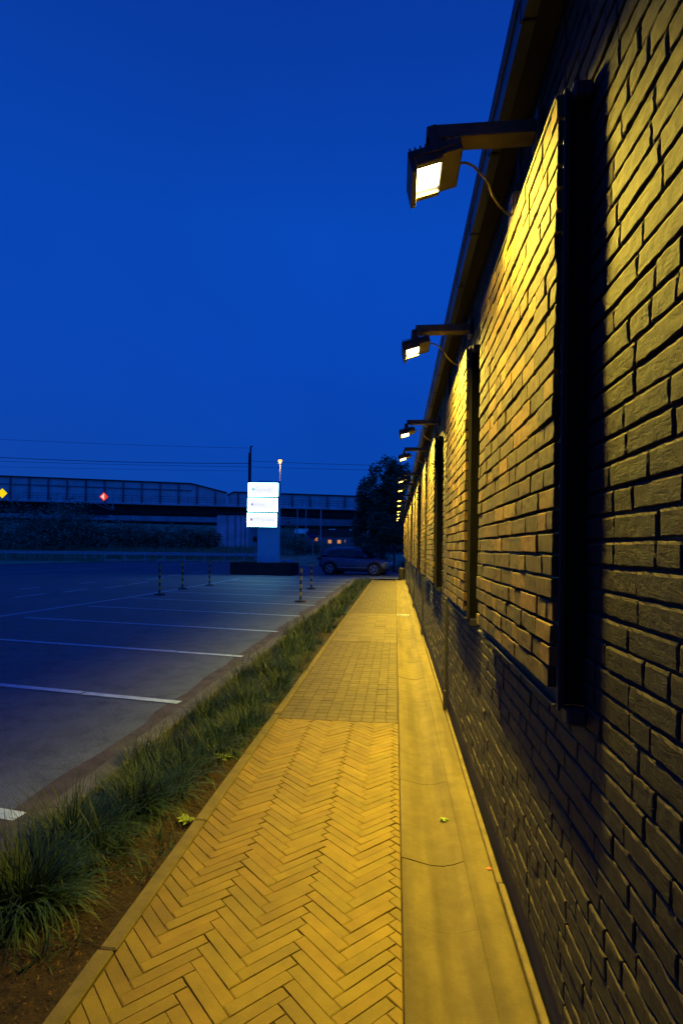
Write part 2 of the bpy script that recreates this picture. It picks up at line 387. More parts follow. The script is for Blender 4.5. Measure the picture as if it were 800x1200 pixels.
# painted lines
b = MB()
def line(x0, y0, x1, y1, wd, z=-.004, seg=1, mb=None):
    mb = mb or b
    d = Vector((x1-x0, y1-y0, 0)); n_ = d.normalized().cross(Vector((0, 0, 1)))*wd/2
    k = seg
    for i in range(k):
        a = Vector((x0, y0, z))+d*i/k; c = Vector((x0, y0, z))+d*(i+1)/k
        mb.add([a-n_, a+n_, c+n_, c-n_], [(0, 1, 2, 3)])
for i in range(13):
    y = .6+2.34*i
    k = .17 if i > 0 else .15
    dx = U(-.02, .02)
    xm = -7.95+.03*i
    # bays painted in two strokes, with a small offset between them
    xs = -3.2+U(-.2, .2)
    line(-2.13+dx, y, xs, y-(xs+2.13)*k, .10)
    line(xs-.02, y-(xs+2.13)*k+.015, xm, y-(xm+2.13)*k, .10)
line(-8.9, 1.0, -8.48, 11.0, .11); line(-8.48, 11.0, -7.97, 15.7, .11); line(-7.97, 15.7, -7.6, 26.2, .11)
for (x, y, q) in ((-10.9, 8.6, 1.4), (-11.1, 12.0, 1.4), (-11.1, 15.0, 1.4), (-10.86, 17.0, 1.4), (-10.5, 18.9, 1.5), (-10.6, 20.9, 1.7), (-11.3, 24, 1.9), (-11.7, 27.2, 2), (-11.9, 31, 2), (-13.2, 14.5, 1.2), (-12.95, 17.7, 1.1), (-12.7, 21, 1.2)):
    line(x, y, x+.03, y+q, .12)
line(-22.3, 12, -20.75, 27, .12); line(-20.75, 27, -19.8, 37, .12); line(-19.8, 37, -18.2, 52, .12)
tag(b.build('painted_lines', M['paint']), kind='structure')

# kerb of the car park, planting bed, kerb of the footpath
def kerb_run(name, x0, x1, y0, y1, z0, z1, m, step=1.0, bev=.007, chip=0):
    b = MB(); y = y0
    while y < y1-.01:
        e = min(y+step, y1); t_ = U(.82, 1.12); b.tint = (t_, t_, t_, 1)
        dx = U(-.003, .003)
        b.bbox(x0+dx, x1+dx, y+.003, e-.003, z0, z1+U(-.002, .002), bev)
        y = e
    return tag(b.build(name, m), kind='structure')
kerb_run('car_park_kerb', -2.02, -1.87, -8, 27, -.1, .03, M['kerb_road'])
kerb_run('path_kerb', -1.118, -1.048, -4, 26.9, -.1, .012, M['kerb'])
b = MB()
nx, ny = 12, 330
vs = []
for j in range(ny+1):
    y = -4+31*j/ny
    for i in range(nx+1):
        x = -1.87+.753*i/nx
        z = -.035+.03*math.sin(math.pi*i/nx)+.018*noise.noise(Vector((x*9, y*9, 0)))+.01*noise.noise(Vector((x*30, y*30, 4)))
        vs.append((x, y, z))
b.add(vs, [(j*(nx+1)+i, j*(nx+1)+i+1, (j+1)*(nx+1)+i+1, (j+1)*(nx+1)+i) for j in range(ny) for i in range(nx)])
tag(b.build('planting_bed', M['soil'], smooth=True), kind='structure')

# footpath: real pavers on sand
b = MB()
b.box(-1.05, .046, -4, 26.9, -.2, -.006)
tag(b.build('path_bedding', M['joint_sand']), kind='structure')
def clip_poly(poly, x0, x1, y0, y1):
    def cl(P, f, g):
        o = []
        for i in range(len(P)):
            a, c = P[i], P[(i+1) % len(P)]; fa, fc = f(a), f(c)
            if fa >= 0: o.append(a)
            if (fa >= 0) != (fc >= 0):
                k = fa/(fa-fc); o.append((a[0]+(c[0]-a[0])*k, a[1]+(c[1]-a[1])*k))
        return o
    for f in (lambda p: p[0]-x0, lambda p: x1-p[0], lambda p: p[1]-y0, lambda p: y1-p[1]):
        poly = cl(poly, f, None)
        if len(poly) < 3: return []
    return poly
def slab_poly(b, poly, zt, tilt, bev=.0035, depth=.03):
    """paver: polygon with softened top edge, slightly tilted"""
    n = len(poly); cx = sum(p[0] for p in poly)/n; cy = sum(p[1] for p in poly)/n
    def zz(x, y): return zt+tilt[0]*(x-cx)+tilt[1]*(y-cy)
    inn = []
    for p in poly:
        d = Vector((cx-p[0], cy-p[1])); l = max(d.length, 1e-6); d = d/l*min(bev*1.6, l*.4)
        inn.append((p[0]+d.x, p[1]+d.y))
    vs = [(x, y, zz(x, y)) for x, y in inn]+[(x, y, zz(x, y)-bev*.8) for x, y in poly]+[(x, y, zt-depth) for x, y in poly]
    fs = [tuple(range(n))]+[(i+n, (i+1) % n+n, (i+1) % n, i) for i in range(n)]+[(i+2*n, (i+1) % n+2*n, (i+1) % n+n, i+n) for i in range(n)]
    b.add(vs, fs)
b = MB()
Wk = .052; g_ = .0011; NB = 5; OX = -.528; c45 = math.sqrt(.5)
X0, X1, Y0, Y1 = -1.047, .044, -2.5, 4.9
for i in range(-70, 120):
    for j in range(-70, 120):
        cells = []
        if (i-j) % (2*NB) == 0: cells.append((i*Wk, (i+NB)*Wk, j*Wk, (j+1)*Wk))
        if (i-j) % (2*NB) == 2*NB-1: cells.append((i*Wk, (i+1)*Wk, j*Wk, (j+NB)*Wk))
        for (a0, a1, b0, b1) in cells:
            cx = ((a0+a1)/2-(b0+b1)/2)*c45+OX; cy = ((a0+a1)/2+(b0+b1)/2)*c45
            if not (X0-.15 < cx < X1+.15 and Y0-.15 < cy < Y1+.15): continue
            q = [(a0+g_, b0+g_), (a1-g_, b0+g_), (a1-g_, b1-g_), (a0+g_, b1-g_)]
            jt = [(U(-.0012, .0012), U(-.0012, .0012)) for _ in q]
            # long bricks: subdivide the long side a little so they bow
            P = [((x+dx-(y+dy))*c45+OX, (x+dx+y+dy)*c45) for (x, y), (dx, dy) in zip(q, jt)]
            P = clip_poly(P, X0, X1, Y0, Y1)
            if len(P) < 3: continue
            A = 0
            for k in range(len(P)): A += P[k][0]*P[(k+1) % len(P)][1]-P[(k+1) % len(P)][0]*P[k][1]
            if abs(A) < .0008: continue
            tt = U(.88, 1.08)*(1+.22*noise.noise(Vector((cx*2.2, cy*2.2, 8)))); wr = U(-.03, .03)
            b.tint = (tt*(1+wr), tt*(1-wr*.6), tt, 1)
            slab_poly(b, P, .0+U(-.0016, .0016), (U(-.010, .010), U(-.010, .010)))
tag(b.build('herringbone_paving', M['klinker']), kind='structure')
def rows(name, y0, y1, pw, pl, m, rib=False):
    b = MB(); y = y0; r_ = 0
    while y < y1-.01:
        e = min(y+pw, y1); x = -1.047-(pl/2 if r_ % 2 else 0)*(0 if rib else .12)
        while x < .044:
            xa = max(x, -1.047)+.002; xb = min(x+pl, .044)-.002
            if xb-xa > .02:
                tt = U(.78, 1.12)*(1+.14*noise.noise(Vector((x*1.4, y*1.4, 2)))); wr = U(-.04, .04); b.tint = (tt*(1+wr), tt, tt*(1-wr), 1)
                zt = U(-.002, .0015); ti = (U(-.012, .012), U(-.012, .012))
                if rib:
                    k = 4; ww = (xb-xa)/k
                    for q in range(k):
                        slab_poly(b, [(xa+q*ww+.002, y+.002), (xa+(q+1)*ww-.002, y+.002), (xa+(q+1)*ww-.002, e-.002), (xa+q*ww+.002, e-.002)], zt+.002, ti, bev=.003)
                else:
                    slab_poly(b, [(xa, y+.002), (xb, y+.002), (xb, e-.002), (xa, e-.002)], zt, ti, bev=.004)
            x += pl
        y = e; r_ += 1
    tag(b.build(name, m), kind='structure')
rows('brown_paving', 4.906, 9.1, .105, .109, M['paver_brown'])
rows('ribbed_paving', 9.104, 13.1, .30, .218, M['paver_light'], rib=True)
rows('far_paving', 13.104, 26.9, .105, .109, M['paver_brown'])

# concrete dish channel along the wall
b = MB()
joints = [-3.4, -2.4, -1.4, -.45, .55, 1.45, 2.30, 2.78, 3.72, 4.7, 5.7]
while joints[-1] < 27.4: joints.append(joints[-1]+1.0)
prof = [(.049, -.1), (.049, -.002), (.056, .001), (.09, -.004), (.14, -.018), (.20, -.029), (.26, -.029), (.31, -.018), (.345, -.005), (.36, .0)]
for a, c in zip(joints[:-1], joints[1:]):
    tt = 1; b.tint = (tt, tt, tt, 1); k = 6
    off = U(-.002, .002); vs = []
    for q in range(k+1):
        y = a+.002+(c-a-.004)*q/k
        sag = -.002*(1 if q in (0, k) else 0)
        for (x, z) in prof:
            wob = .004*noise.noise(Vector((x*7, y*2.5, 1)))+.010*noise.noise(Vector((x*2, y*30, 1)))*(1 if q in (0, k) else 0)
            vs.append((x, y+wob, z+off+sag+.0025*noise.noise(Vector((x*20, y*6, 9)))))
    n = len(prof)
    b.add(vs, [(q*n+i, q*n+i+1, (q+1)*n+i+1, (q+1)*n+i) for q in range(k) for i in range(n-1)])
y = -3.4
vs = []; ny = 160
for q in range(ny+1):
    y = -3.4+30.8*q/ny
    for x in (.361, .37, .42, .478, .486, .487):
        z = .0015+.002*noise.noise(Vector((x*20, y*5, 2)))
        if x == .487: z = -.1
        if x in (.361,): z = -.008
        vs.append((x+.0012*noise.noise(Vector((0, y*9, 0))), y, z))
b.add(vs, [(q*6+i, q*6+i+1, (q+1)*6+i+1, (q+1)*6+i) for q in range(ny) for i in range(5)])
tag(b.build('drainage_channel', M['gutter_concrete'], smooth=True), kind='structure')
b = MB(); b.box(.05, .52, -3.4, 27.4, -.2, -.045)
tag(b.build('channel_bedding', M['void']), kind='structure')
kerb_run('wall_foot_strip', .492, .520, -3.4, 28.4, -.1, .012, M['strip'], step=1.5, bev=.005)
b = MB()
b.box(.06, .34, 12.86, 13.02, -.03, .004)
b.mi = 1
for i in range(9): b.box(.075+i*.028, .087+i*.028, 12.875, 13.005, .0045, .0075)
g0 = b.build('channel_grate', [M['galv'], M['void']]); tag(g0, 'small slotted metal grate set across the concrete channel beside the footpath', 'drain grate')

# ------------------------------------------------------------------ the building
bld = tag(empty('brick_building', (.51, 0, 0)), 'long low black painted brick building with yellow brick panels and a dark eave', 'building')
BX = -.51
WY0, WY1 = -2.6, 28.6
def brick_face(b, x, y0, y1, z0, z1, nx, ny, amp, seed, dep=.0105, ch=.0035):
    """one brick: front grid with a broken outline, a worn chamfer, returning to the joint all round"""
    W_, H_ = y1-y0, z1-z0; ch = min(ch, H_*.3, W_*.3)
    us = [0, 0]+[ch+(W_-2*ch)*i/nx for i in range(nx+1)]+[W_, W_]
    ct = ch*1.7 if dep < .02 else ch*1.3
    vs_ = [0, 0]+[ch*.6+(H_-ch*.6-ct)*i/ny for i in range(ny+1)]+[H_, H_]
    nu, nv = len(us), len(vs_); vs = []
    skew = U(-.0015, .0015) if amp else 0; ox = U(-.0022, .0022)
    tl = U(-.03, .03); tu = U(-.012, .012)
    for j, vv in enumerate(vs_):
        for i, uu in enumerate(us):
            rim = i in (0, nu-1) or j in (0, nv-1)
            edge = not rim and (i in (1, nu-2) or j in (1, nv-2))
            px = x+ox+(dep if rim else (ch*.75 if edge else 0))
            yy = y0+uu; zz = z0+vv+skew*(uu/W_-.5)*2
            if not rim: px += tl*(vv-H_/2)+tu*(uu-W_/2)
            if amp:
                d = noise.noise(Vector((seed*3.1, yy*30, zz*40)))*amp+noise.noise(Vector((seed*3.1+9, yy*90, zz*110)))*amp*.55
                if not rim: px -= d*.8
                jj = 0 if vv == 0 else (9 if vv == H_ else j); ii = 0 if uu == 0 else (9 if uu == W_ else i)
                if jj in (0, 9) or j in (2, nv-3): zz += noise.noise(Vector((seed+4, yy*45, jj)))*.0024
                if ii in (0, 9) or i in (2, nu-3): yy += noise.noise(Vector((seed+7, zz*55, ii)))*.0022
            vs.append((px, yy, zz))
    b.add(vs, [(j*nu+i, (j+1)*nu+i, (j+1)*nu+i+1, j*nu+i+1) for j in range(nv-1) for i in range(nu-1)])
b = MB()
PITCH = .062
c = 0; z = .164
while z < 3.28:
    off = [0, .105, .052, .157, .02, .125][c % 6]+U(-.012, .012); y = WY0-off
    while y < WY1:
        l = .209 if rnd() > .16 else .103
        l += U(-.004, .004)
        a0 = max(y, WY0); a1 = min(y+l-.0085, WY1); zt = min(z+PITCH-.0095, 3.285)
        if a1-a0 > .02:
            b.tint = (rnd(), rnd(), rnd(), 1)
            if .2 < a0 < 3.2: brick_face(b, 0, a0, a1, z+U(-.0012, .0012), zt+U(-.0012, .0012), 14, 5, .0026, rnd()*50)
            elif 3.2 <= a0 < 6: brick_face(b, 0, a0, a1, z+U(-.001, .001), zt+U(-.001, .001), 4, 2, .002, rnd()*50)
            elif 6 <= a0 < 14: brick_face(b, 0, a0, a1, z, zt, 1, 1, 0, 0)
            else:
                x = U(-.0015, .0015)
                b.add([(.014, a0, z), (.014, a1, z), (.014, a1, zt), (.014, a0, zt), (x, a0+.002, z+.002), (x, a1-.002, z+.002), (x, a1-.002, zt-.002), (x, a0+.002, zt-.002)],
                      [(4, 7, 6, 5), (0, 4, 5, 1), (1, 5, 6, 2), (2, 6, 7, 3), (3, 7, 4, 0)])
        y += l
    z += PITCH; c += 1
b.tint = (1, 1, 1, 1); b.mi = 1
b.box(.0095, 8.5, WY0, WY1, .166, 3.6)
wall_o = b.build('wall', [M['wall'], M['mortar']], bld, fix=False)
b = MB(); b.box(.022, 8.4, WY0+.02, WY1-.02, -.2, .1655); b.build('plinth', M['plinth'], bld)
b = MB(); b.bbox(-.078, .013, WY0-.1, WY1+.15, 3.284, 3.30, .003); b.build('soffit', mat('brown_soffit', (.018, .013, .008), .8, var=.2), bld)
# gutter: box gutter with rolled outer lip
b = MB()
b.prism([(-.122, 3.268), (-.080, 3.268), (-.080, 3.40), (-.086, 3.40), (-.086, 3.276), (-.116, 3.276), (-.116, 3.372), (-.122, 3.372)], 1, WY0-.1, WY1+.15)
b.tube([(-.124, WY0-.1, 3.372), (-.124, WY1+.15, 3.372)], .009, 8)
gut = b.build('gutter', mat('zinc_gutter', (.035, .045, .07), .4, metal=.3, var=.15, scale=3), bld)
y = .6
while y < 28:
    q = MB(); q.bbox(-.128, -.078, y, y+.012, 3.262, 3.266, .001); q.bbox(-.131, -.1275, y, y+.012, 3.262, 3.378, .001)
    q.build('bracket', M['frame'], gut); y += .6
b = MB(); b.box(-.075, 8.7, WY0-.12, WY1+.17, 3.602, 3.70); b.box(-.075, .2, WY0-.1, WY1+.15, 3.302, 3.60)
b.build('roof', M['frame'], bld)

def panel_mesh(nx, ny, seed):
    """brick infill, local y from 0 to 1.36; face at x=-.10"""
    random.seed(seed)
    b = MB(); z = 1.182; r_ = 0
    while z < 2.74:
        y = .005+(.0 if r_ else .03)
        first = True; end = 1.345+U(-.012, .012)
        while y < end-.02:
            l = random.choice([.10, .10, .155, .155, .205]); 
            if first and r_ % 2: l = .06 if rnd() < .4 else .10
            if end-(y+l) < .05: l = end-y
            tt = U(.35, .95)
            if rnd() < .24: tt = U(1.5, 2.2)
            wr = U(-.06, .12); b.tint = (tt*(1+wr), tt*(1-wr*.5), tt*(.9-wr), 1)
            x = -.089+U(-.0025, .0025)
            a0, a1 = y+.0015, y+l-.0025; za, zb = z+U(0, .002), z+PITCH-.009+U(-.002, .001)
            brick_face(b, x, a0, a1, za, zb, nx, ny, .0022 if nx > 3 else .001, rnd()*50, dep=.026, ch=.0022)
            y += l; first = False
        z += PITCH; r_ += 1
    return b
frame_b = MB()
frame_b.bbox(-.063, -.0545, 0, 1.38, 1.135, 2.80, .002)      # back plate
frame_b.bbox(-.072, -.0635, -.004, .012, 1.13, 2.805, .002)
frame_b.bbox(-.091, -.0635, .014, 1.38, 2.788, 2.800, .002)  # top flange
frame_b.bbox(-.080, -.0635, .014, 1.38, 1.135, 1.143, .002)  # bottom flange
box_b = MB(); box_b.box(-.054, .0125, .006, 1.355, 1.145, 2.79)  # solid black block standing in for the shaded open gap behind the plate
brk_b = MB(); brk_b.bbox(-.0535, -.002, -.025, .025, -.0225, .0225, .006)
BRK = [(0, 1.117), (0, 2.787), (1.375, 1.117), (1.375, 2.787)]
variants = [panel_mesh(6, 3, 11), panel_mesh(4, 2, 12), panel_mesh(2, 1, 13), panel_mesh(2, 1, 14)]
random.seed(99)
starts = []
for g in range(6): starts += [1.52+4.6*g, 3.40+4.6*g]
meshes = {}; fr0 = bk0 = None
for i, s in enumerate(starts):
    p = empty('brick_panel', (0, s, 0)); p.parent = bld
    k = min(i, 2+i % 2)
    if fr0 is None:
        fr0 = frame_b.build('frame', M['frame'], p); bx0 = box_b.build('backing', M['void'], p)
        bk0 = brk_b.build('bracket', M['frame'], p, loc=(0, BRK[0][0], BRK[0][1]))
        for (q, zq) in BRK[1:]:
            c_ = bk0.copy(); COL.objects.link(c_); c_.parent = p; c_.location = (0, q, zq)
    else:
        for o_ in (fr0, bx0):
            c_ = o_.copy(); COL.objects.link(c_); c_.parent = p
        for (q, zq) in BRK:
            c_ = bk0.copy(); COL.objects.link(c_); c_.parent = p; c_.location = (0, q, zq)
    if k not in meshes: meshes[k] = variants[k].build('brick_infill', M['panel_brick'], p)
    else:
        c_ = meshes[k].copy(); COL.objects.link(c_); c_.parent = p
pipe0 = None
for g in range(5):
    y = 5.34+4.6*g
    if pipe0 is None:
        b = MB(); b.bbox(-.024, -.001, -.014, .014, .20, 3.26, .004); pipe0 = b.build('downpipe', M['frame'], bld, loc=(0, y, 0))
        b = MB(); b.bbox(-.034, -.001, -.022, .022, .01, .20, .006); b.build('shoe', M['frame'], pipe0)
    else:
        c_ = copy_tree(pipe0, bld); c_.location = (0, y, 0)

# ------------------------------------------------------------------ floodlights
TILT = R(14)
def make_flood():
    root = empty('wall_floodlight')
    root.name = 'wall_floodlight'
    # local: x towards the wall (wall face at x=.51), origin on the wall axis at ground
    b = MB(); b.bbox(.122, .485, -.040, .034, 3.058, 3.108, .003); b.bbox(.486, .507, -.045, .045, 3.03, 3.15, .003)
    arm = b.build('arm', M['arm'], root)
    T = Matrix.Translation((.126, 0, 2.958)) @ Matrix.Rotation(-TILT, 4, 'Y')
    # open housing : rim round a recessed lens, deepened on the car park side to block spill
    b = MB()
    b.bbox(-.095, .095, -.105, .105, .006, .034, .004, T)
    for (x0, x1, y0, y1) in ((-.095, -.075, -.105, .105), (.0905, .095, -.105, .105), (-.074, .021, -.105, -.080), (-.074, .021, .080, .105)):
        b.bbox(x0, x1, y0, y1, -.044 if x0 < -.09 else (-.024 if abs(y0) != .105 or abs(y1) != .105 else -.012), .0055, .002, T)
    b.bbox(.0215, .090, -.105, .105, -.012, .0055, .002, T)
    hs = b.build('housing', M['lamp_black'], root)
    b = MB()
    for i in range(9): b.bbox(-.085+i*.019, -.079+i*.019, -.09, .09, .035, .052, .001, T)
    b.build('cooling_fins', M['lamp_black'], hs)
    b = MB(); b.bbox(-.0735, .020, -.0785, .0785, -.002, .0045, .001, T); b.build('lens', M['lens'], root)
    b = MB()
    for s_ in (-1, 1): b.bbox(-.012, .022, s_*.112-.003, s_*.112+.003, .0, .085, .001, T)
    b.bbox(-.012, .022, -.115, .115, .0855, .0915, .001, T)
    b.build('bracket', M['lamp_black'], root)
    b = MB()
    P = [(.215, 0, 2.99), (.245, .005, 2.992), (.272, .012, 2.983), (.30, .025, 2.963), (.33, .04, 2.938), (.355, .09, 2.918), (.385, .13, 2.906), (.42, .17, 2.900), (.4465, .19, 2.900)]
    b.tube(P, .0045, 6); b.build('cable', M['arm'], root)
    b = MB(); b.bbox(.452, .506, .17, .26, 2.865, 2.99, .006); b.bbox(.446, .4515, .175, .255, 2.87, 2.985, .002)
    jb = b.build('junction_box', M['arm'], root)
    b = MB()
    b.tube([(.486, .215, 2.991), (.486, .215, 3.06), (.480, .22, 3.15), (.486, .23, 3.20), (.488, .23, 3.27)], .008, 7); b.build('conduit', M['lamp_black'], jb)
    return root
flood = make_flood()
lam_y = []
for g in range(6): lam_y += [2.05+4.58*g, 3.84+4.58*g]
ordn = ['nearest', 'second', 'third', 'fourth', 'fifth', 'sixth', 'seventh', 'eighth', 'ninth', 'tenth', 'eleventh', 'farthest']
lightd = None
for i, y in enumerate(lam_y):
    r_ = flood if i == 0 else copy_tree(flood)
    r_.location = (0, y, 0)
    tag(r_, '%s lit black floodlight on a flat arm above the brick panels, counting along the wall' % ordn[i] if 0 < i < 11 else
        ('nearest and largest lit black floodlight on a flat arm, above the first brick panel' if i == 0 else 'farthest and smallest lit floodlight on the wall, beyond the last brick panels'),
        'floodlight', 'floodlights along the brick wall')
    if lightd is None:
        lightd = bpy.data.lights.new('floodlight_lamp', 'AREA'); lightd.shape = 'RECTANGLE'; lightd.size = .088; lightd.size_y = .148
        lightd.color = (1, .70, .06); lightd.energy = 92; lightd.spread = R(154)
    lo = bpy.data.objects.new('led_lamp', lightd); COL.objects.link(lo); lo.parent = r_
    T = Matrix.Translation((.126, 0, 2.958)) @ Matrix.Rotation(-TILT, 4, 'Y') @ Matrix.Translation((-.0265, 0, -.0095)) @ Matrix.Rotation(R(3), 4, 'Y')
    lo.matrix_local = T

# ------------------------------------------------------------------ grass and bed
def blade(b, x, y, z, ang, ln, lean, wd, seg=4):
    d = Vector((math.cos(ang), math.sin(ang), 0)); s_ = Vector((-d.y, d.x, 0))
    p = Vector((x, y, z)); th = lean*.25; vs = []
    k = U(.7, 1.2)
    for i in range(seg+1):
        q = i/seg; ww = wd*(1-q**1.6)*.5+.0003
        vs += [p-s_*ww, p+s_*ww]
        th += lean*k/seg*1.15
        p = p+(d*math.sin(th)+Vector((0, 0, 1))*math.cos(th))*ln/seg
    b.add(vs, [(2*i, 2*i+1, 2*i+3, 2*i+2) for i in range(seg)])
def tuft(b, cx, cy, r, nb, ln, wd=.006, seg=5, zb=-.02):
    for _ in range(nb):
        a = U(0, 2*math.pi); q = math.sqrt(rnd())*r
        blade(b, cx+math.cos(a)*q, cy+math.sin(a)*q, zb, a+U(-1.3, 1.3), ln*U(.45, 1.2), U(.5, 2.5)*(0.45+.8*q/r), wd*U(.7, 1.2), seg)
near = [(-1.60, 2.22, .13, 900, .40, 'biggest tuft of long dark green grass, rising from bare soil at the bottom left'),
        (-1.74, 1.86, .09, 420, .30, 'grass tuft cut by the left edge of the photo, beside the biggest tuft'),
        (-1.68, 2.72, .12, 700, .36, 'second full tuft of long grass behind the nearest one, by the car park kerb'),
        (-1.50, 3.10, .11, 560, .34, 'third grass tuft, leaning towards the footpath before the clumps merge')]
for (x, y, r, nb, ln, lb) in near:
    b = MB(); tuft(b, 0, 0, r, nb, ln)
    tag(b.build('grass_tuft', M['grass'], fix=False, loc=(x, y, 0), smooth=True), lb, 'grass tuft', 'separate grass tufts in the near bed')
b = MB()
y = 2.3
while y < 26.8:
    for _ in range(3 if y < 3.0 else (4 if y < 12 else 3)):
        x = U(-1.80, -1.42) if y < 3.0 else U(-1.80, -1.23)
        nb = int(170 if y < 7 else (90 if y < 13 else 46)); 
        tuft(b, x, y+U(-.15, .15), .13, nb, U(.16, .36), .006 if y < 8 else .011, 4 if y < 8 else 3)
    y += .30
for _ in range(70):
    tuft(b, U(-1.45, -1.16), U(1.9, 6.5), .04, 12, U(.08, .2), .005, 4)
tag(b.build('bed_grass', M['grass'], fix=False, smooth=True), 'long soft dark green grass filling the bed between car park kerb and footpath', 'grass', kind='stuff')
b = MB()
for _ in range(3400):
    x, y = U(-1.86, -1.13), U(1.0, 7.0)
    if rnd() < .5: x = U(-1.4, -1.13)
    s_ = U(.002, .010); a = U(0, 6.28)
    z = -.01+.02*math.sin(math.pi*(x+1.87)/.753)
    m_ = Matrix.Translation((x, y, z)) @ Matrix.Rotation(a, 4, 'Z') @ Matrix.Rotation(U(-.8, .8), 4, 'X') @ Matrix.Rotation(U(-.6, .6), 4, 'Y')
    b.add([m_ @ Vector(v) for v in ((-s_, 0, 0), (0, -s_*.5, .002), (s_, 0, 0), (0, s_*.5, .002))], [(0, 1, 2, 3)])
tag(b.build('leaf_litter', M['litter'], fix=False), 'brown dead leaves and bark bits scattered on the bed soil', 'leaf litter', kind='stuff')
def weed(name, loc, n, ln, wd, label):
    b = MB()
    for i in range(n):
        a = i*2.4+U(-.3, .3); l = ln*U(.7, 1.1); d = Vector((math.cos(a), math.sin(a), 0)); s_ = Vector((-d.y, d.x, 0)); up = Vector((0, 0, 1))
        q = U(.25, .7)
        b.add([Vector((0, 0, .003)), d*l*.45+up*l*q*.6+s_*wd, d*l+up*l*q*.55, d*l*.45+up*l*q*.6-s_*wd], [(0, 1, 2, 3)])
    return tag(b.build(name, M['weed'], fix=False, loc=loc), label, 'weed')
M['weed'] = mat('weed_leaf', (.20, .28, .03), .5, var=.3, scale=30)
weed('small_weed', (.30, 3.22, -.018), 14, .035, .006, 'tiny green weed growing from a joint in the concrete channel')
weed('broadleaf_weed', (-1.17, 3.03, -.02), 11, .07, .018, 'bright green broad leaved weed beside the notched part of the path kerb')
weed('broadleaf_weed', (-1.26, 3.95, -.02), 10, .08, .022, 'small leafy weed among the grass farther along the path kerb')
b = MB(); b.add([(-.016, 0, .003), (0, -.009, .008), (.018, .002, .004), (.002, .010, .009)], [(0, 1, 2, 3)])
tag(b.build('fallen_leaf', emis('orange_leaf', (.6, .12, .02), .0), fix=False, loc=(.472, 2.72, .0)), 'single orange fallen leaf at the edge of the concrete channel', 'leaf')

# ------------------------------------------------------------------ bollards
def make_bollard():
    root = empty('delineator_post')
    b = MB(); b.lathe([(.17, 0), (.17, .02), (.15, .045), (.07, .06), (.045, .065)], 18); b.build('base', M['black'], root)
    b = MB(); n = 8
    for i in range(n):
        b.mi = i % 2
        z0 = .066+i*.112
        b.lathe([(.030, z0), (.030, z0+.1115)], 14)
    b.mi = 0
    b.lathe([(.034, .962), (.034, .985), (.02, 1.0)], 14)
    b.build('post', [M['black'], M['yellow']], root)
    return root
bd = make_bollard()
spots = [(-7.45, 16.75, 'leftmost yellow and black striped post standing on the bay edge line'),
         (-7.72, 19.3, 'middle one of the three yellow and black posts left of the sign planter'),
         (-7.40, 21.3, 'yellow and black post closest to the sign planter, right of its two neighbours'),
         (-2.70, 15.55, 'taller looking nearer yellow and black post of the pair right of the planter'),
         (-3.15, 20.5, 'farther yellow and black post of the pair between planter and parked car')]
for i, (x, y, lb) in enumerate(spots):
    o = bd if i == 0 else copy_tree(bd); o.location = (x, y, -.012); o.rotation_euler = (R(U(-1.5, 1.5)), R(U(-1.5, 1.5)), U(0, 6))
    tag(o, lb, 'bollard', 'striped posts in the car park')

# ------------------------------------------------------------------ pylon sign
SD = 31.0
c0 = bear(308, SD); srot = YAW-R(2)
sg = tag(empty('pylon_sign', (c0.x, c0.y, 0), srot), 'tall pylon sign with three white backlit boxes on a blue grey column', 'sign')
b = MB(); b.bbox(-.34, .93, .06, .34, .5, 5.33, .015); b.build('column', M['sign_blue'], sg)
def text_mesh(txt, size, shear=0):
    cu = bpy.data.curves.new('t', 'FONT'); cu.body = txt; cu.size = size; cu.shear = shear; cu.extrude = 0
    o = bpy.data.objects.new('t', cu); COL.objects.link(o)
    dg = bpy.context.evaluated_depsgraph_get(); me = bpy.data.meshes.new_from_object(o.evaluated_get(dg))
    bpy.data.objects.remove(o); return me
for i, (zt, xo, txt, lm, ttx) in enumerate(((5.20, 0, 'S,gnoual', 't_teal', 1), (4.345, -.025, 'ini/ux', 't_violet', 1), (3.49, -.05, 'TT lunsaax', 't_grey', 1))):
    z1 = zt; z0 = zt-.80
    x0, x1 = -.87+xo, .87+xo
    b = MB(); b.bbox(x0, x1, -.13, .055, z0, z1, .01); bx_ = b.build('light_box', M['sign_frame'], sg)
    b = MB(); b.box(x0+.025, x1-.025, -.134, -.131, z0+.025, z1-.025); f_ = b.build('face', M['signlight'], bx_)
    b = MB(); b.box(x0+.17, x1-.12, -.1365, -.1345, z0+.15, z1-.15); b.build('print_film', M['film'], bx_)
    zc = (z0+z1)/2+.02; lx = x0+.30+(0 if i == 0 else -.04)
    b = MB(); b.prism([(lx-.08, zc-.06), (lx+.08, zc-.06), (lx+.08, zc+.03), (lx+.05, zc+.07), (lx-.05, zc+.07), (lx-.08, zc+.03)], 1, -.141, -.138)
    b.build('logo', M[lm], bx_)
    me = text_mesh(txt, .27, .15 if i == 1 else 0); me.materials.append(M['t_pale'])
    to = bpy.data.objects.new('lettering', me); COL.objects.link(to); to.parent = bx_
    to.location = (lx+.14, -.139, zc-.085); to.rotation_euler = (R(90), 0, 0)
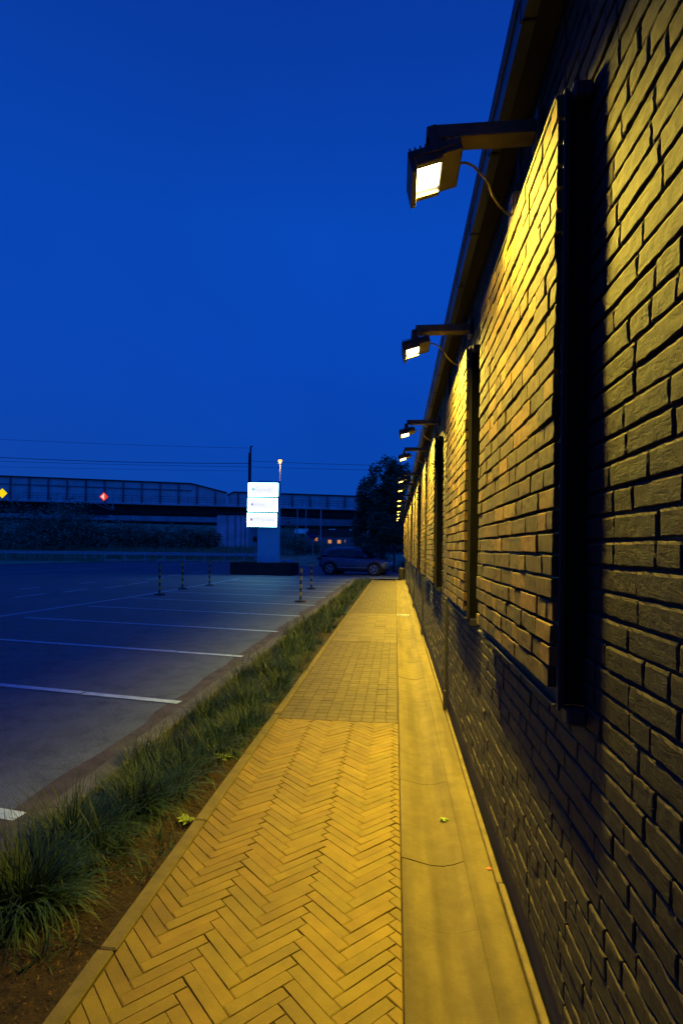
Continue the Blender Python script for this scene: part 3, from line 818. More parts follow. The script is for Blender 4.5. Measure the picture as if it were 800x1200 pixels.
# planter under the sign
pc = Vector((-7.45, 30.75, 0)); ang = math.atan2(-.9, 3.5)*.55
pl = tag(empty('sign_planter', (-7.42, 30.7, -.012), ang), 'long low black planter box around the foot of the pylon sign', 'planter')
b = MB()
for (x0, x1, y0, y1) in ((-1.78, 1.78, -.8, -.72), (-1.78, 1.78, .72, .8), (-1.78, -1.70, -.719, .719), (1.70, 1.78, -.719, .719)):
    b.bbox(x0, x1, y0, y1, 0, .68, .008)
b.build('wall', M['planter'], pl)
b = MB(); b.bbox(-1.80, 1.80, -.82, -.70, .682, .70, .004); b.bbox(-1.80, 1.80, .70, .82, .682, .70, .004)
b.build('rim', mat('planter_rim', (.10, .06, .045), .7), pl)
b = MB(); b.box(-1.699, 1.699, -.718, .718, .3, .62); b.build('soil', M['soil'], pl)
b = MB()
for _ in range(160): tuft(b, U(-1.0, 1.5), U(-.6, .6), .07, 14, U(.12, .24), .016, 3, zb=.62)
o = b.build('planter_grass', M['leaf_b'], fix=False, loc=(-7.42, 30.7, 0)); o.rotation_euler.z = ang
tag(o, 'low green plants growing in the black planter under the pylon sign', 'plants', kind='stuff')
cb = tag(empty('utility_cabinet', bear(335, 37), YAW), 'pale low utility cabinet just right of the pylon sign', 'cabinet')
b = MB(); b.bbox(-.38, .38, -.2, .2, .06, .66, .015); b.build('cabinet_body', M['sign_blue'], cb)
b = MB(); b.bbox(-.42, .42, -.24, .24, .662, .70, .01); b.build('lid', M['sign_blue'], cb)
b = MB(); b.bbox(-.40, .40, -.22, .22, 0, .058, .01); b.build('foot', M['bridge_conc'], cb)

# ------------------------------------------------------------------ parked car
def make_car():
    root = empty('parked_car')
    # x forward, stations: (x, half width low, sill z, belt z, belt half width, top z)
    st = [(-2.16, .70, .48, .86, .72), (-2.08, .84, .40, .98, .84), (-1.8, .93, .30, 1.04, .91), (-1.33, .95, .27, 1.06, .92), (-.6, .95, .25, 1.04, .91), (.2, .95, .25, 1.01, .90),
          (.85, .95, .26, .98, .88), (1.25, .95, .28, .95, .85), (1.75, .93, .30, .88, .80), (2.02, .86, .34, .78, .72), (2.17, .72, .42, .66, .62)]
    b = MB(); ring = []
    vs = []
    for (x, w_, z0, z1, wb) in st:
        sec = [(-w_*.80, z0), (-w_*.97, z0+.05), (-w_, z0+(z1-z0)*.45), (-w_*.985, z0+(z1-z0)*.70), (-wb, z1-.03), (-wb*.93, z1+.005), (-wb*.5, z1+.03), (0, z1+.04),
               (wb*.5, z1+.03), (wb*.93, z1+.005), (wb, z1-.03), (w_*.985, z0+(z1-z0)*.70), (w_, z0+(z1-z0)*.45), (w_*.97, z0+.05), (w_*.80, z0)]
        vs += [(x, y, z) for y, z in sec]
    n = 15; k = len(st)
    fs = [(i*n+j, i*n+(j+1) % n, (i+1)*n+(j+1) % n, (i+1)*n+j) for i in range(k-1) for j in range(n)]
    fs += [tuple(range(n)), tuple(range((k-1)*n, k*n))[::-1]]
    b.add(vs, fs)
    body = b.build('body', M['carpaint'], root, smooth=True)
    md = body.modifiers.new('sub', 'SUBSURF'); md.levels = md.render_levels = 2
    # greenhouse: tapering, with raked ends
    gh = [(-2.02, .80, 1.0, .80, 1.02), (-1.86, .82, 1.02, .66, 1.40), (-1.55, .85, 1.03, .66, 1.54), (-.7, .87, 1.03, .69, 1.60), (.0, .86, 1.01, .67, 1.575), (.42, .85, 1.0, .64, 1.48), (1.08, .82, .97, .74, .995)]
    b = MB(); vs = []
    for (x, wb, zb, wt, zt) in gh:
        vs += [(x, -wb, zb), (x, -(wb+wt)/2-.02, (zb+zt)/2), (x, -wt, zt-.02 if zt > 1.1 else zt), (x, -wt*.7, zt+.02), (x, 0, zt+.03), (x, wt*.7, zt+.02), (x, wt, zt-.02 if zt > 1.1 else zt), (x, (wb+wt)/2+.02, (zb+zt)/2), (x, wb, zb)]
    n = 9; k = len(gh)
    fs = [(i*n+j, i*n+(j+1) % n, (i+1)*n+(j+1) % n, (i+1)*n+j) for i in range(k-1) for j in range(n)]+[tuple(range(n)), tuple(range((k-1)*n, k*n))[::-1]]
    b.add(vs, fs); cabin = b.build('cabin', M['carpaint'], root, smooth=True)
    md = cabin.modifiers.new('sub', 'SUBSURF'); md.levels = md.render_levels = 2
    for s_ in (-1, 1):      # side windows
        for (xa, xb, xc, xd) in ((-1.58, -.62, -.62, -1.46), (-.56, .16, .16, -.56), (.20, .88, .38, .20)):
            zt = 1.475 if xa < .1 else 1.44
            zt0 = 1.38 if xa < -1 else zt
            yb, yt = s_*.868, s_*.725
            if xa > .1: yt = s_*.71
            b = MB()
            lo = [(xa, yb, 1.06), (xb, yb, 1.05)]; hi = [(xc, yt, zt), (xd, yt, zt0)]
            P = [Vector(p) for p in lo+hi]; nrm = Vector((0, s_*.012, 0))
            b.add([p+nrm for p in P]+[p-nrm*2 for p in P], [(0, 1, 2, 3), (7, 6, 5, 4), (0, 4, 5, 1), (1, 5, 6, 2), (2, 6, 7, 3), (3, 7, 4, 0)])
            b.build('side_window', M['carglass'], root)
    b = MB(); b.add([(1.10, -.72, 1.015), (1.10, .72, 1.015), (.50, .58, 1.475), (.50, -.58, 1.475)], [(0, 1, 2, 3)]); b.build('windscreen', M['carglass'], root)
    b = MB(); b.add([(-2.055, -.66, 1.06), (-2.055, .66, 1.06), (-1.90, .58, 1.36), (-1.90, -.58, 1.36)], [(0, 1, 2, 3)]); b.build('rear_window', M['carglass'], root)
    b = MB()
    for s_ in (-1, 1): b.bbox(-1.45, .1, s_*.63-.012, s_*.63+.012, 1.615, 1.64, .004)
    b.build('roof_rail', M['chrome'], root)
    for s_ in (-1, 1):
        b = MB(); b.bbox(-1.0, .98, s_*.955-.012, s_*.955+.012, .42, .455, .006); b.build('side_moulding', M['chrome'], root)
        b = MB(); b.bbox(.72, .92, s_*.98-.10, s_*.98+.10, 1.02, 1.15, .03); b.build('mirror', M['carpaint'], root)
        b = MB(); b.bbox(-2.17, -1.85, s_*.79-.10, s_*.79+.10, .88, .99, .02); b.build('tail_light', M['redlens'], root)
        b = MB(); b.bbox(1.80, 2.10, s_*.68-.12, s_*.68+.12, .70, .79, .02); b.build('headlight', M['headlens'], root)
        b = MB(); b.bbox(-.30, -.12, s_*.955-.012, s_*.955+.012, .86, .885, .005); b.bbox(.32, .50, s_*.955-.012, s_*.955+.012, .84, .865, .005); b.build('handle', M['chrome'], root)
    b = MB(); b.bbox(2.06, 2.15, -.5, .5, .42, .60, .02); b.build('grille', M['black'], root)
    b = MB(); b.bbox(-1.9, 1.9, -.80, .80, .20, .34, .03); b.build('underbody', M['black'], root)
    for x in (-1.33, 1.33):
        for s_ in (-1, 1):
            # arch lining ring slightly proud, then the wheel
            mx = Matrix.Translation((x, s_*.955, .375)) @ Matrix.Rotation(R(90), 4, 'X')
            b = MB(); b.lathe([(.435, -.02), (.435, .02)], 28, mx); b.build('wheel_arch', M['black'], root, smooth=False)
            w_ = empty('wheel', (x, s_*.965, .365)); w_.parent = root
            rx = Matrix.Rotation(R(90), 4, 'X')
            b = MB(); b.lathe([(.25, -.10), (.34, -.105), (.365, -.08), (.365, .08), (.34, .105), (.25, .10)], 32, rx); b.build('tyre', M['rubber'], w_, smooth=False)
            b = MB()
            zz = .108
            for q in (-1, 1):
                b.lathe([(.055, q*.098), (.05, q*.115)] if q > 0 else [(.05, q*.115), (.055, q*.098)], 14, rx)
                for kk in range(28):
                    a0 = 2*math.pi*kk/28; a1 = 2*math.pi*(kk+1)/28
                    P = [(math.cos(a)*r0, -q*.112, math.sin(a)*r0) for r0 in (.245, .215) for a in (a0, a1)]
                    b.add(P, [(0, 1, 3, 2)])
                for kk in range(5):
                    for dd in (-.16, .16):
                        a = 2*math.pi*kk/5+dd; a2 = 2*math.pi*kk/5+dd*.4
                        u = Vector((math.cos(a), 0, math.sin(a))); u2 = Vector((math.cos(a2), 0, math.sin(a2))); s2 = Vector((-math.sin(a), 0, math.cos(a)))*.015
                        y_ = Vector((0, -q*.113, 0))
                        b.add([u2*.05-s2+y_, u2*.05+s2+y_, u*.22+s2+y_, u*.22-s2+y_], [(0, 1, 2, 3)])
            b.build('rim', M['chrome'], w_)
    return root
car = make_car(); car.location = (-2.32, 32.6, -.012); car.rotation_euler = (0, 0, R(-11))
tag(car, 'dark blue compact SUV parked side on beyond the end of the footpath', 'car')

# bin at the building corner
bn = tag(empty('litter_bin', (.34, 27.75, -.01)), 'small dark litter bin at the far end of the footpath against the wall', 'bin')
b = MB(); b.lathe([(.13, 0), (.15, .03), (.165, .50), (.165, .52)], 18); b.build('bin_body', M['black'], bn)
b = MB(); b.lathe([(.175, .521), (.175, .55), (.12, .60)], 18); b.build('lid', M['frame'], bn)

# ------------------------------------------------------------------ guard rail
gr = tag(empty('guard_rail', bear(120, 55), YAW), 'long grey steel guard rail along the road below the railway bridge', 'guard rail')
x0, x1 = (-90-120)/640*55, (306-120)/640*55
def wrail(b, zc):
    pr = [(-.02, zc-.15), (-.06, zc-.13), (-.06, zc-.07), (-.02, zc-.02), (-.02, zc+.02), (-.06, zc+.07), (-.06, zc+.13), (-.02, zc+.15)]
    vs = [(x, y, z) for x in (x0, x1) for y, z in pr]; n = len(pr)
    b.add(vs, [(i, i+1, n+i+1, n+i) for i in range(n-1)])
b = MB(); wrail(b, .76); b.build('rail', M['galv'], gr, fix=False)
x = x0+.3; i = 0
while x < x1:
    b = MB(); b.bbox(x-.05, x+.05, -.01, .07, -.1, .90, .005); b.build('post', M['galv'], gr); x += 2.0

# ------------------------------------------------------------------ verge / banks
def strip_terrain(name, rows_, m, nx=60, amp=.15):
    """rows_: list of (pxL, pxR, depth, z)"""
    b = MB(); vs = []
    for (a, c, d, z) in rows_:
        for i in range(nx+1):
            p = bear(a+(c-a)*i/nx, d); vs.append((p.x, p.y, z+amp*noise.noise(Vector((p.x*.25, p.y*.25, 0)))*(1 if z > .02 else .15)))
    b.add(vs, [(j*(nx+1)+i, j*(nx+1)+i+1, (j+1)*(nx+1)+i+1, (j+1)*(nx+1)+i) for j in range(len(rows_)-1) for i in range(nx)])
    return tag(b.build(name, m, smooth=True), kind='structure')
strip_terrain('grass_bank', [(-500, 345, 56.5, .0), (-500, 345, 60, .25), (-500, 345, 66, .9), (-500, 345, 76, 1.3), (-500, 345, 100, 2.2), (-500, 345, 108, 6.8), (-500, 345, 125, 7.5)], M['grass2'])
strip_terrain('far_verge', [(325, 470, 46, .0), (325, 470, 52, .2), (325, 520, 60, .7), (325, 560, 80, .6), (325, 700, 110, .4)], M['grass2'])
# near verge between the road edge and the guard rail
b = MB(); vs = [(-29.2, 37.5), (-25.8, 51), (-23.4, 58.0)]; far = [bear(-420, 57), bear(-20, 58), bear(190, 58.5)]
b.add([(-46, 20, .02), (-29.2, 38, .02), (-26.2, 50.2, .02), (-24.5, 56.0, .02), (-23.5, 59.5, .03), (far[0].x, far[0].y, .05), (-90, 30, .03)], [(0, 1, 2, 3, 4, 5, 6)])
tag(b.build('road_verge', M['grass2']), kind='structure')
b = MB()
for _ in range(15000):
    px = U(-60, 330); d = U(57.5, 72) if rnd() < .7 else U(50, 58)
    if d < 58 and px > 120: d = U(57.5, 70)
    p = bear(px, d); z = .0 if d < 58 else (d-57)*.09
    blade(b, p.x, p.y, z, U(0, 6.28), U(.35, 1.1), U(.3, 1.2), .05, 2)
tag(b.build('tall_weeds', M['grass2'], fix=False), 'tall rough grass and weeds on the bank behind the guard rail', 'rough grass', kind='stuff')

# ------------------------------------------------------------------ trees
def crown(b, blobs, n, size, seed=0):
    """leaf sized faces through an uneven volume"""
    wts = [r[1][0]*r[1][1]*r[1][2] for r in blobs]; cnt = 0; tot = sum(wts)
    for (c, rad), w_ in zip(blobs, wts):
        c = Vector(c)
        for _ in range(int(n*w_/tot)):
            d = Vector((random.gauss(0, 1), random.gauss(0, 1), random.gauss(0, 1))).normalized()
            q = rnd()**.42
            q *= 1+.35*noise.noise(d*2.2+Vector((seed, c.x, c.z)))
            p = c+Vector((d.x*rad[0], d.y*rad[1], d.z*rad[2]))*q
            if noise.noise(p*.9+Vector((seed*7, 0, 0))) < -.16: continue
            s_ = size*U(.6, 1.35)
            m_ = Matrix.Translation(p) @ Matrix.Rotation(U(0, 6.28), 4, 'Z') @ Matrix.Rotation(U(-1.2, 1.2), 4, 'X')
            b.add([m_ @ Vector(v) for v in ((-s_, 0, 0), (0, -s_*.55, s_*.12), (s_, 0, 0), (0, s_*.55, s_*.12))], [(0, 1, 2, 3)])
def trunk(b, h, r, limbs):
    b.tube([(0, 0, -.1), (.02*h, 0, h*.35), (-.01*h, .02*h, h*.7), (0, 0, h)], [r*1.25, r*.9, r*.6, r*.2], 9)
    for (z, dx, dy, dz) in limbs: b.tube([(0, 0, z), (dx*.5, dy*.5, z+dz*.6), (dx, dy, z+dz)], [r*.45, r*.3, r*.1], 6)
def tree(name, loc, blobs, n, size, h, r, m, label, cat='tree', limbs=()):
    root = tag(empty(name, loc), label, cat)
    b = MB(); trunk(b, h, r, limbs); b.build('trunk', M['bark'], root, smooth=True)
    b = MB(); crown(b, blobs, n, size, rnd()*9); b.build('crown', m, root, fix=False)
    return root
p = bear(447, 42)
tree('broadleaf_tree', (p.x, p.y, 0), [((0, 0, 4.4), (2.0, 2, 3.0)), ((.3, 0, 6.6), (1.45, 1.6, 1.9)), ((-.9, .3, 3.4), (1.5, 1.5, 1.9)), ((-.5, .2, 5.4), (1.5, 1.5, 1.7)), ((1.6, .4, 4.8), (1.7, 1.7, 2.4)), ((1.2, .6, 7.0), (1.2, 1.2, 1.3)), ((-1.3, .3, 2.6), (1.1, 1, 1.1))],
     52000, .115, 6.5, .2, M['leaf'], 'large dark leafy tree rising beyond the building end and the parked car', limbs=[(2.2, 1.3, .4, 1.8), (2.6, -1.3, .2, 1.9), (3.4, .4, -1, 2)])
p = bear(461, 37.2)
tree('young_tree', (p.x, p.y, 0), [((-.1, 0, 2.35), (1.15, .9, .75)), ((-.5, .1, 2.2), (.7, .7, .6)), ((.6, 0, 2.5), (.9, .8, .8))], 6500, .07, 2.6, .085, M['leaf_b'], 'small lighter green tree with bare trunk right beside the building corner', limbs=[(1.5, .5, .2, .7), (1.6, -.5, .1, .7)])
# shrubs by the end of the footpath
def shrub(px, d, w_, h_, n, label, m=M['leaf'], z=0, size=.09, name='shrub'):
    p = bear(px, d)
    root = tag(empty(name, (p.x, p.y, z)), label, 'shrub')
    b = MB()
    for k in range(5): a = k*1.3; b.tube([(0, 0, 0), (math.cos(a)*w_*.3, math.sin(a)*w_*.2, h_*.7)], [.035, .012], 5)
    b.build('stem', M['bark'], root)
    b = MB(); crown(b, [((0, 0, h_*.5), (w_/2, w_*.35, h_*.55)), ((-w_*.25, 0, h_*.4), (w_*.3, w_*.3, h_*.42)), ((w_*.25, .1, h_*.42), (w_*.3, w_*.3, h_*.45))], n, size, rnd()*9); b.build('foliage', m, root, fix=False)
    return root
shrub(465, 35.0, 1.5, .95, 1600, 'low dark hedge bush under the small tree by the building end', size=.05)
shrub(428, 45, 4.4, 1.9, 4000, 'broad dark bush behind the roof of the parked car')
shrub(398, 52, 4.5, 1.5, 3500, 'dark bush on the verge to the left of the large tree')
shrub(362, 62, 5.0, 2.2, 3500, 'dark bush right of the pylon sign under the bridge', z=.4)
shrub(335, 60, 4.5, 4.2, 4200, 'tall dark bush close to the right side of the sign column', z=.4)
bushes = [(-45, 66, 9, 7.2), (8, 66, 9, 6.6), (62, 65, 7.5, 6.2), (82, 67, 6.0, 7.2), (122, 69, 7.5, 4.9), (165, 70, 7.0, 4.4), (205, 70, 6.5, 4.2), (238, 69, 4.5, 3.9)]
lbs = ['dense tall bush cut by the left edge, below the railway bridge', 'dense tall bush under the yellow diamond sign', 'tall ragged bush between the two lit diamond signs',
       'tallest bush under the bridge, reaching up over its lower edge', 'rounded dark bush below the red and white diamond sign', 'dark bush midway between the diamond sign and the bridge pier',
       'dark bush second to the left of the bridge pier', 'dark bush touching the left side of the bridge pier']
for (px, d, w_, h_), lb in zip(bushes, lbs): shrub(px, d, w_, h_-.6, 5200, lb, m=M['bank_leaf'], z=.7, size=.16, name='bank_bush')

# ------------------------------------------------------------------ railway bridge (left span, right span, second deck, pier)
def span(name, label, p0, p1, top, bot, fascia, beam=None, slope_end=None, post_step=2.7, high=True):
    """p0,p1: (px, depth); top/bot/fascia heights z at each end"""
    A, B = bear(*p0), bear(*p1); dv = B-A; Ln = dv.length; a = math.atan2(dv.y, dv.x)
    root = tag(empty(name, (A.x, A.y, 0), a), label, 'bridge')
    def lz(pair, x): return pair[0]+(pair[1]-pair[0])*x/Ln
    # web with outline
    b = MB(); pts_top = [(0, lz(top, 0))]
    if slope_end: pts_top += [(Ln-slope_end[0], lz(top, Ln-slope_end[0])), (Ln, lz(top, Ln)-slope_end[1])]
    else: pts_top += [(.9, lz(top, .9)), (Ln, lz(top, Ln))] ; pts_top[0] = (0, lz(top, 0)-(.0 if high else .5))
    poly = [(0, lz(bot, 0)), (Ln, lz(bot, Ln))]+pts_top[::-1]
    b.prism(poly, 1, 0, .06); b.build('girder_web', M['bridge_steel'], root)
    def topz(x):
        for (xa, za), (xb, zb) in zip(pts_top[:-1], pts_top[1:]):
            if xa <= x <= xb: return za+(zb-za)*(x-xa)/(xb-xa)
        return pts_top[-1][1]
    b = MB()
    for (xa, za), (xb, zb) in zip(pts_top[:-1], pts_top[1:]):
        b.prism([(xa, za), (xb, zb), (xb, zb+.16), (xa, za+.16)], 1, -.30, .35)
    b.build('top_flange', M['bridge_dark'], root)
    b = MB(); b.prism([(0, lz(bot, 0)-.22), (Ln, lz(bot, Ln)-.22), (Ln, lz(bot, Ln)), (0, lz(bot, 0))], 1, -.75, .35); b.build('walkway', M['bridge_conc'], root)
    x = post_step*.6; i = 0
    while x < Ln-.2:
        b = MB(); b.bbox(x-.10, x+.10, -.26, -.002, lz(bot, x)+.005, topz(x)-.005, .01); b.build('stiffener', M['bridge_post'], root); x += post_step
    # horizontal stiffener
    if high:
        b = MB(); xe = (Ln-slope_end[0]) if slope_end else Ln
        zf = .34; b.prism([(0, lz(top, 0)-(top[0]-bot[0])*zf), (xe, lz(top, xe)-(lz(top, xe)-lz(bot, xe))*zf), (xe, lz(top, xe)-(lz(top, xe)-lz(bot, xe))*zf+.14), (0, lz(top, 0)-(top[0]-bot[0])*zf+.14)], 1, -.14, -.003)
        b.build('horizontal_stiffener', M['bridge_post'], root)
    # hand rail
    b = MB()
    for q in (.35, .7, 1.05): b.tube([(0, -.68, lz(bot, 0)+q), (Ln, -.68, lz(bot, Ln)+q)], .022, 5)
    x = .4
    while x < Ln: b.tube([(x, -.68, lz(bot, x)), (x, -.68, lz(bot, x)+1.06)], .025, 5); x += 1.35
    b.build('hand_rail', M['bridge_dark'], root)
    b = MB(); b.prism([(0, lz(fascia, 0)), (Ln, lz(fascia, Ln)), (Ln, lz(bot, Ln)-.221), (0, lz(bot, 0)-.221)], 1, .3, 5.5); b.build('deck', M['bridge_dark'], root)
    return root, Ln, lz
DL = 80
def Z(px, py, d): return hgt(px, py, d)
span('railway_bridge', 'long blue grey plate girder railway bridge span across the left half', (-160, 79), (265, 82),
     (Z(-160, 552, 79), Z(265, 569, 82)), (Z(-160, 581, 79), Z(265, 592.5, 82)), (Z(-160, 596, 79), Z(265, 604, 82)), slope_end=(5.2, Z(265, 569, 82)-Z(265, 578, 82)))
span('railway_bridge', 'shallower railway bridge span continuing behind the pylon sign to the tree', (265.5, 82), (470, 86),
     (Z(265, 577, 82), Z(470, 584, 86)), (Z(265, 592.5, 82), Z(470, 598, 86)), (Z(265, 601, 82), Z(470, 609, 86)), high=False)
def beam(name, label, p0, p1, top, bot, m):
    A, B = bear(*p0), bear(*p1); dv = B-A; Ln = dv.length; a = math.atan2(dv.y, dv.x)
    root = tag(empty(name, (A.x, A.y, 0), a), label, 'bridge')
    b = MB(); b.prism([(0, bot[0]), (Ln, bot[1]), (Ln, top[1]), (0, top[0])], 1, 0, 1.2); b.build('beam', m, root)
    b = MB(); b.prism([(0, bot[0]-.30), (Ln, bot[1]-.30), (Ln, bot[1]-.003), (0, bot[0]-.003)], 1, -.15, 6); b.build('soffit', M['bridge_dark'], root)
    b = MB(); b.prism([(0, top[0]+.003), (Ln, top[1]+.003), (Ln, top[1]+.12), (0, top[0]+.12)], 1, -.12, 6); b.build('deck_edge', M['bridge_conc'], root)
    return root
beam('road_bridge', 'pale concrete road bridge deck seen below the long railway span', (-160, 92), (262, 94), (Z(-160, 594, 92), Z(262, 606, 94)), (Z(-160, 603, 92), Z(262, 612.5, 94)), M['bridge_conc'])
beam('road_bridge', 'pale blue grey bridge deck edge between the sign column and the tree', (262.5, 92), (480, 92), (Z(262, 606, 92), Z(480, 609.5, 92)), (Z(262, 615, 92), Z(480, 617.5, 92)), M['bridge_conc'])
# pier
A = bear(271, 81.5)
pr = tag(empty('bridge_pier', (A.x, A.y, 0), YAW-R(4)), 'broad ribbed concrete pier carrying both bridge spans left of the sign', 'pier')
zt = Z(271, 603, 81.5)
b = MB(); b.bbox(-2.25, 2.6, .25, 5, -.2, zt, .05); b.build('shaft', M['bridge_conc'], pr)
for (xa, xb) in ((-2.25, -.75), (-.45, .45), (.75, 1.3), (1.55, 2.0), (2.2, 2.6)):
    b = MB(); b.bbox(xa, xb, -.15 if xa > -2 else -.05, .248, -.2, zt-.15, .05); b.build('rib', M['bridge_conc'], pr)
b = MB(); b.bbox(-2.6, 2.8, -.3, 5.1, zt+.002, zt+.35, .05); b.build('cap', M['bridge_dark'], pr)
# slender poles in front of the right span
for i, (px, d, y0, lb) in enumerate(((348, 74, 596, 'leftmost of three slender steel poles in front of the right bridge span'), (358, 78, 596, 'middle and shortest of three slender poles before the right bridge span'), (375.5, 70, 595, 'rightmost of three slender steel poles, just above the round sign'))):
    A = bear(px, d); b = MB(); b.tube([(0, 0, 0), (0, 0, Z(px, y0, d))], [.09, .06], 8)
    b.lathe([(.16, 0), (.16, .05), (.1, .09)], 10)
    tag(b.build('steel_pole', M['galv'], loc=(A.x, A.y, .3)), lb, 'pole', 'slender poles by the bridge')

# lit diamond signs on bracket arms
def diamond(px, py, d, s_, kind, lb):
    P = pt(px, py, d); root = tag(empty('diamond_sign', P, YAW), lb, 'sign')
    b = MB(); b.prism([(0, -s_), (s_, 0), (0, s_), (-s_, 0)], 1, .0, .05); b.build('backing', M['bridge_dark'], root)
    q = s_*.96
    if kind == 'y':
        b = MB(); b.prism([(0, -q), (q, 0), (0, q), (-q, 0)], 1, -.02, -.002); b.build('face', M['ylit'], root)
    else:
        b = MB(); b.prism([(0, -q), (q, 0), (0, q), (-q, 0)], 1, -.02, -.002); b.build('face', M['rlit'], root)
        q2 = s_*.66
        b = MB(); b.prism([(0.06, -q2), (0.06, q2), (-q2, 0)], 1, -.04, -.022); b.build('white_half', M['wlit'], root)
    b = MB(); b.tube([(0, .12, -s_-.4), (0, .12, s_*.6)], .05, 6)
    b.tube([(0, .12, -s_*.9), (0, 1.2, -s_*.9-.4)], .05, 6); b.build('bracket', M['bridge_dark'], root)
diamond(2, 578, 77.3, .74, 'y', 'bright yellow diamond sign on the bridge at the left edge of the picture')
diamond(121, 582, 77.8, .66, 'r', 'red and white lit diamond sign hanging on the bridge railing')
g1 = empty('maintenance_gantry', pt(119, 590, 78), YAW); tag(g1, 'thin slanted steel access frame under the red and white diamond sign', 'gantry')
b = MB()
b.tube([(-1.6, 0, .6), (0, 0, .1), (1.1, 0, -.5), (1.8, 0, -.5)], .05, 6); b.tube([(-1.6, 0, 1.1), (-1.6, 0, -.2)], .06, 6); b.tube([(-1.6, 0, .2), (1.1, 0, -.8)], .04, 6)
b.tube([(1.5, 0, .35), (1.5, 0, -.75)], .05, 6); b.tube([(1.1, 0, -.8), (1.8, 0, -.8)], .04, 6); b.build('frame', M['galv'], g1)
nb = tag(empty('name_board', pt(116, 604, 91.5), YAW), 'small bluish name board with a yellow mark fixed to the pale bridge deck', 'sign')
b = MB(); b.bbox(-1.55, 1.55, 0, .06, -.33, .33, .01); b.build('board', mat('board_blue', (.18, .22, .42), .5, var=.1), nb)
b = MB(); b.lathe([(.20, -.02), (.20, .0)], 12, Matrix.Translation((-1.1, -.012, 0)) @ Matrix.Rotation(R(90), 4, 'X')); b.build('emblem', M['yellow'], nb)
me = text_mesh('aanemer', .42); me.materials.append(M['render_wall'])
to = bpy.data.objects.new('lettering', me); COL.objects.link(to); to.parent = nb; to.location = (-.75, -.006, -.12); to.rotation_euler = (R(90), 0, 0)

# street lamp
A = bear(327, 62); zt = Z(327, 540, 62)
sl = tag(empty('street_lamp', (A.x, A.y, 0)), 'tall street lamp glowing orange directly above the pylon sign', 'street lamp')
b = MB(); b.lathe([(.11, 0), (.11, 1.0), (.085, 1.1), (.06, zt-.35)], 12); b.build('pole', M['galv'], sl, smooth=True)
b = MB(); b.lathe([(.07, zt-.349), (.22, zt-.25), (.26, zt-.20)], 14); b.lathe([(.27, zt+.10), (.2, zt+.18), (.05, zt+.22)], 14); b.build('lamp_head', M['galv'], sl)
b = MB(); b.lathe([(.14, zt-.198), (.21, zt-.05), (.20, zt+.098)], 14); b.build('lantern', M['lampglow'], sl)
pl_ = bpy.data.lights.new('street_lamp_bulb', 'POINT'); pl_.energy = 70; pl_.color = (1, .5, .15); pl_.shadow_soft_size = .1
po = bpy.data.objects.new('bulb_light', pl_); COL.objects.link(po); po.parent = sl; po.location = (0, -.45, zt-.25)

# catenary mast and wires
A = bear(291.5, 90)
ms = tag(empty('catenary_mast', (A.x, A.y, 0)), 'dark steel railway catenary mast standing behind the pylon sign', 'mast')
zt = Z(291.5, 524, 90)
b = MB(); b.bbox(-.22, .0, -.15, .15, 0, zt-.9, .01); b.build('mast', M['bridge_dark'], ms)
b = MB(); b.bbox(.003, .22, -.12, .12, 0, zt, .01); b.build('mast_flange', M['bridge_dark'], ms)
b = MB(); b.bbox(.05, .42, -.1, .1, zt+.003, zt+.22, .02); b.build('insulator', M['bridge_dark'], ms)
def wire(lb, ps, sag, r_=.035):
    b = MB(); A, B = pt(*ps[0]), pt(*ps[1]); P = [A+(B-A)*i/20-Vector((0, 0, 4*sag*(i/20)*(1-i/20))) for i in range(21)]
    b.tube(P, r_, 4); return tag(b.build('overhead_wire', M['bridge_dark']), lb, 'wire', 'railway overhead wires')
wire('topmost thin railway wire crossing the sky left of the mast', ((-120, 508, 88), (291, 525, 90)), .3, .022)
wire('thickest railway wire crossing the sky left of the mast', ((-120, 529, 88), (291, 543, 90)), .5, .045)
wire('thin wire just under the thickest one left of the mast', ((-120, 536, 88), (291, 547, 90)), .2, .025)
wire('lowest thin wire above the long bridge girder', ((-120, 544, 88), (291, 552, 90)), .1, .018)
wire('upper thin wire between the mast and the tree', ((291, 540, 90), (520, 546, 92)), .2, .028)
wire('lower thin wire between the mast and the tree', ((291, 547, 90), (520, 552, 92)), .1, .025)

# round signs
def round_sign(px, py, d, r_, lb, plain=False, base=.3):
    P = pt(px, py, d); root = tag(empty('road_sign', (P.x, P.y, base), YAW), lb, 'road sign'); z = P.z-base
    b = MB(); b.tube([(0, .05, 0), (0, .05, z+r_*.8)], .035, 8); b.build('pole', M['galv'], root)
    rx = Matrix.Translation((0, 0, z)) @ Matrix.Rotation(R(90), 4, 'X')
    b = MB(); b.lathe([(r_, -.012), (r_, .012)], 24, rx); b.build('plate', M['red'], root)
    if not plain:
        b = MB(); b.lathe([(r_*.78, .013), (r_*.78, .016)], 24, rx); b.build('face', M['blue'], root)
        for a in (45, -45):
            b = MB(); b.box(-r_*.76, r_*.76, -.021 if a > 0 else -.024, -.0165, -r_*.09, r_*.09, Matrix.Translation((0, 0, z)) @ Matrix.Rotation(R(a), 4, 'Y')); b.build('cross_bar', M['red'], root)
    return root
round_sign(366.5, 628, 52, .36, 'round blue no stopping sign with red ring and red cross on a grey pole', base=.1)
round_sign(299, 632, 58, .30, 'plain reddish round sign seen just left of the sign column', plain=True, base=.2)

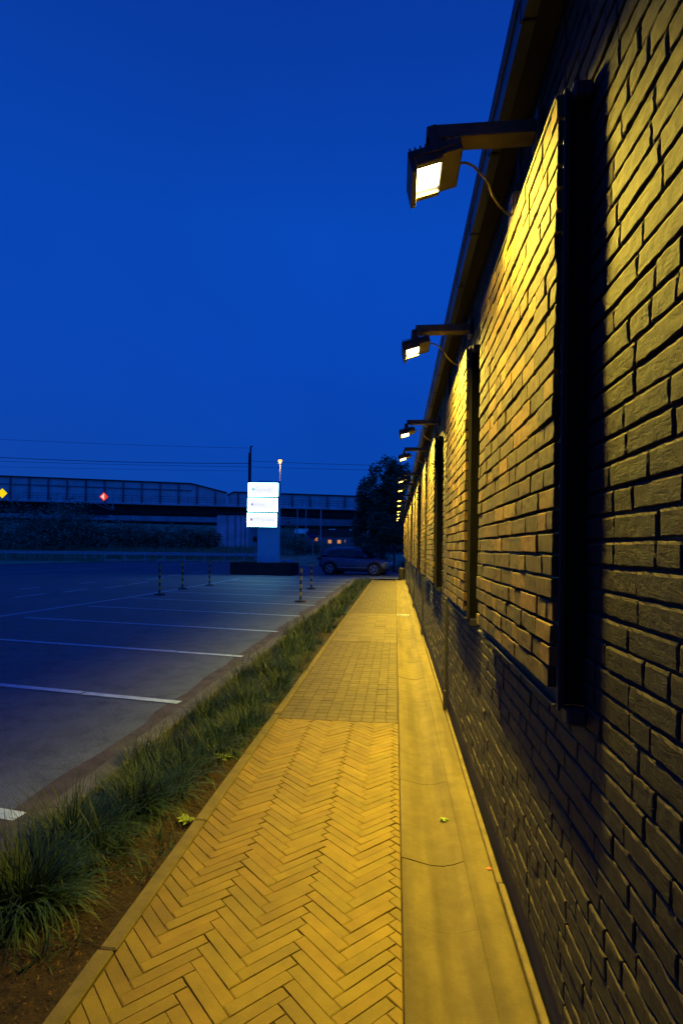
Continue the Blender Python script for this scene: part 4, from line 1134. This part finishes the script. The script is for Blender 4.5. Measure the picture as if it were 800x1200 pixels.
# ------------------------------------------------------------------ distant hill and town
b = MB(); vs = []; nx = 90
for r_, (d, z) in enumerate(((150, .0), (260, 3.5), (420, 9), (700, 13))):
    for i in range(nx+1):
        p = bear(-700+1700*i/nx, d); vs.append((p.x, p.y, z*(1+.35*noise.noise(Vector((i*.18, r_*1.3, 0))))-.05))
b.add(vs, [(j*(nx+1)+i, j*(nx+1)+i+1, (j+1)*(nx+1)+i+1, (j+1)*(nx+1)+i) for j in range(3) for i in range(nx)])
tag(b.build('wooded_hills', M['hill'], smooth=True), kind='structure')
b = MB()
for _ in range(9000):
    px = U(250, 480); d = U(170, 480); p = bear(px, d); z = (d-150)/110*3.2 if d < 260 else 3.5+(d-260)/160*5
    s_ = U(.8, 2.2); m_ = Matrix.Translation((p.x, p.y, z+U(0, 3.2))) @ Matrix.Rotation(U(0, 6), 4, 'Z') @ Matrix.Rotation(U(-1, 1), 4, 'X')
    b.add([m_ @ Vector(v) for v in ((-s_, 0, 0), (0, -s_*.6, .3), (s_, 0, 0), (0, s_*.6, .3))], [(0, 1, 2, 3)])
tag(b.build('distant_woods', M['leaf'], fix=False), 'far dark woods on the hillside seen under the bridge', 'woods', kind='stuff')
houses = [(373, 632, 150, 'distant house with one amber lit window, left of the others under the bridge'), (390, 634.5, 140, 'distant house with paired lights right of the round sign'), (404, 634, 160, 'distant house with a dim light nearest the tree'),
          (401, 627.5, 230, 'small distant house high on the hillside above the parked car'), (383, 634, 175, 'distant house between the amber lit ones under the bridge')]
for i, (px, py, d, lb) in enumerate(houses):
    P = pt(px, py, d); root = tag(empty('distant_house', (P.x, P.y, P.z-1.5), YAW+U(-.4, .4)), lb, 'house', 'distant houses under the bridge')
    b = MB(); b.box(-2.6, 2.6, -2, 2, -1.5, 2.8); b.build('wall', M['render_wall'], root)
    b = MB(); b.prism([(-2.3, 2.803), (2.3, 2.803), (0, 4.5)], 0, -2.9, 2.9); b.build('roof', M['roof_tile'], root)
    for xx in ((-1.2, 1.2) if i == 1 else (0,)):
        b = MB(); b.box(xx-.42, xx+.42, -2.06, -2.01, 1.0, 1.85); b.build('window', M['amber'] if i in (0, 1) else M['housewin'], root)

# ------------------------------------------------------------------ render settings
scene.view_settings.view_transform = 'Standard'; scene.view_settings.look = 'None'; scene.view_settings.exposure = 0
scene.cycles.max_bounces = 6
scene.cycles.use_denoising = True
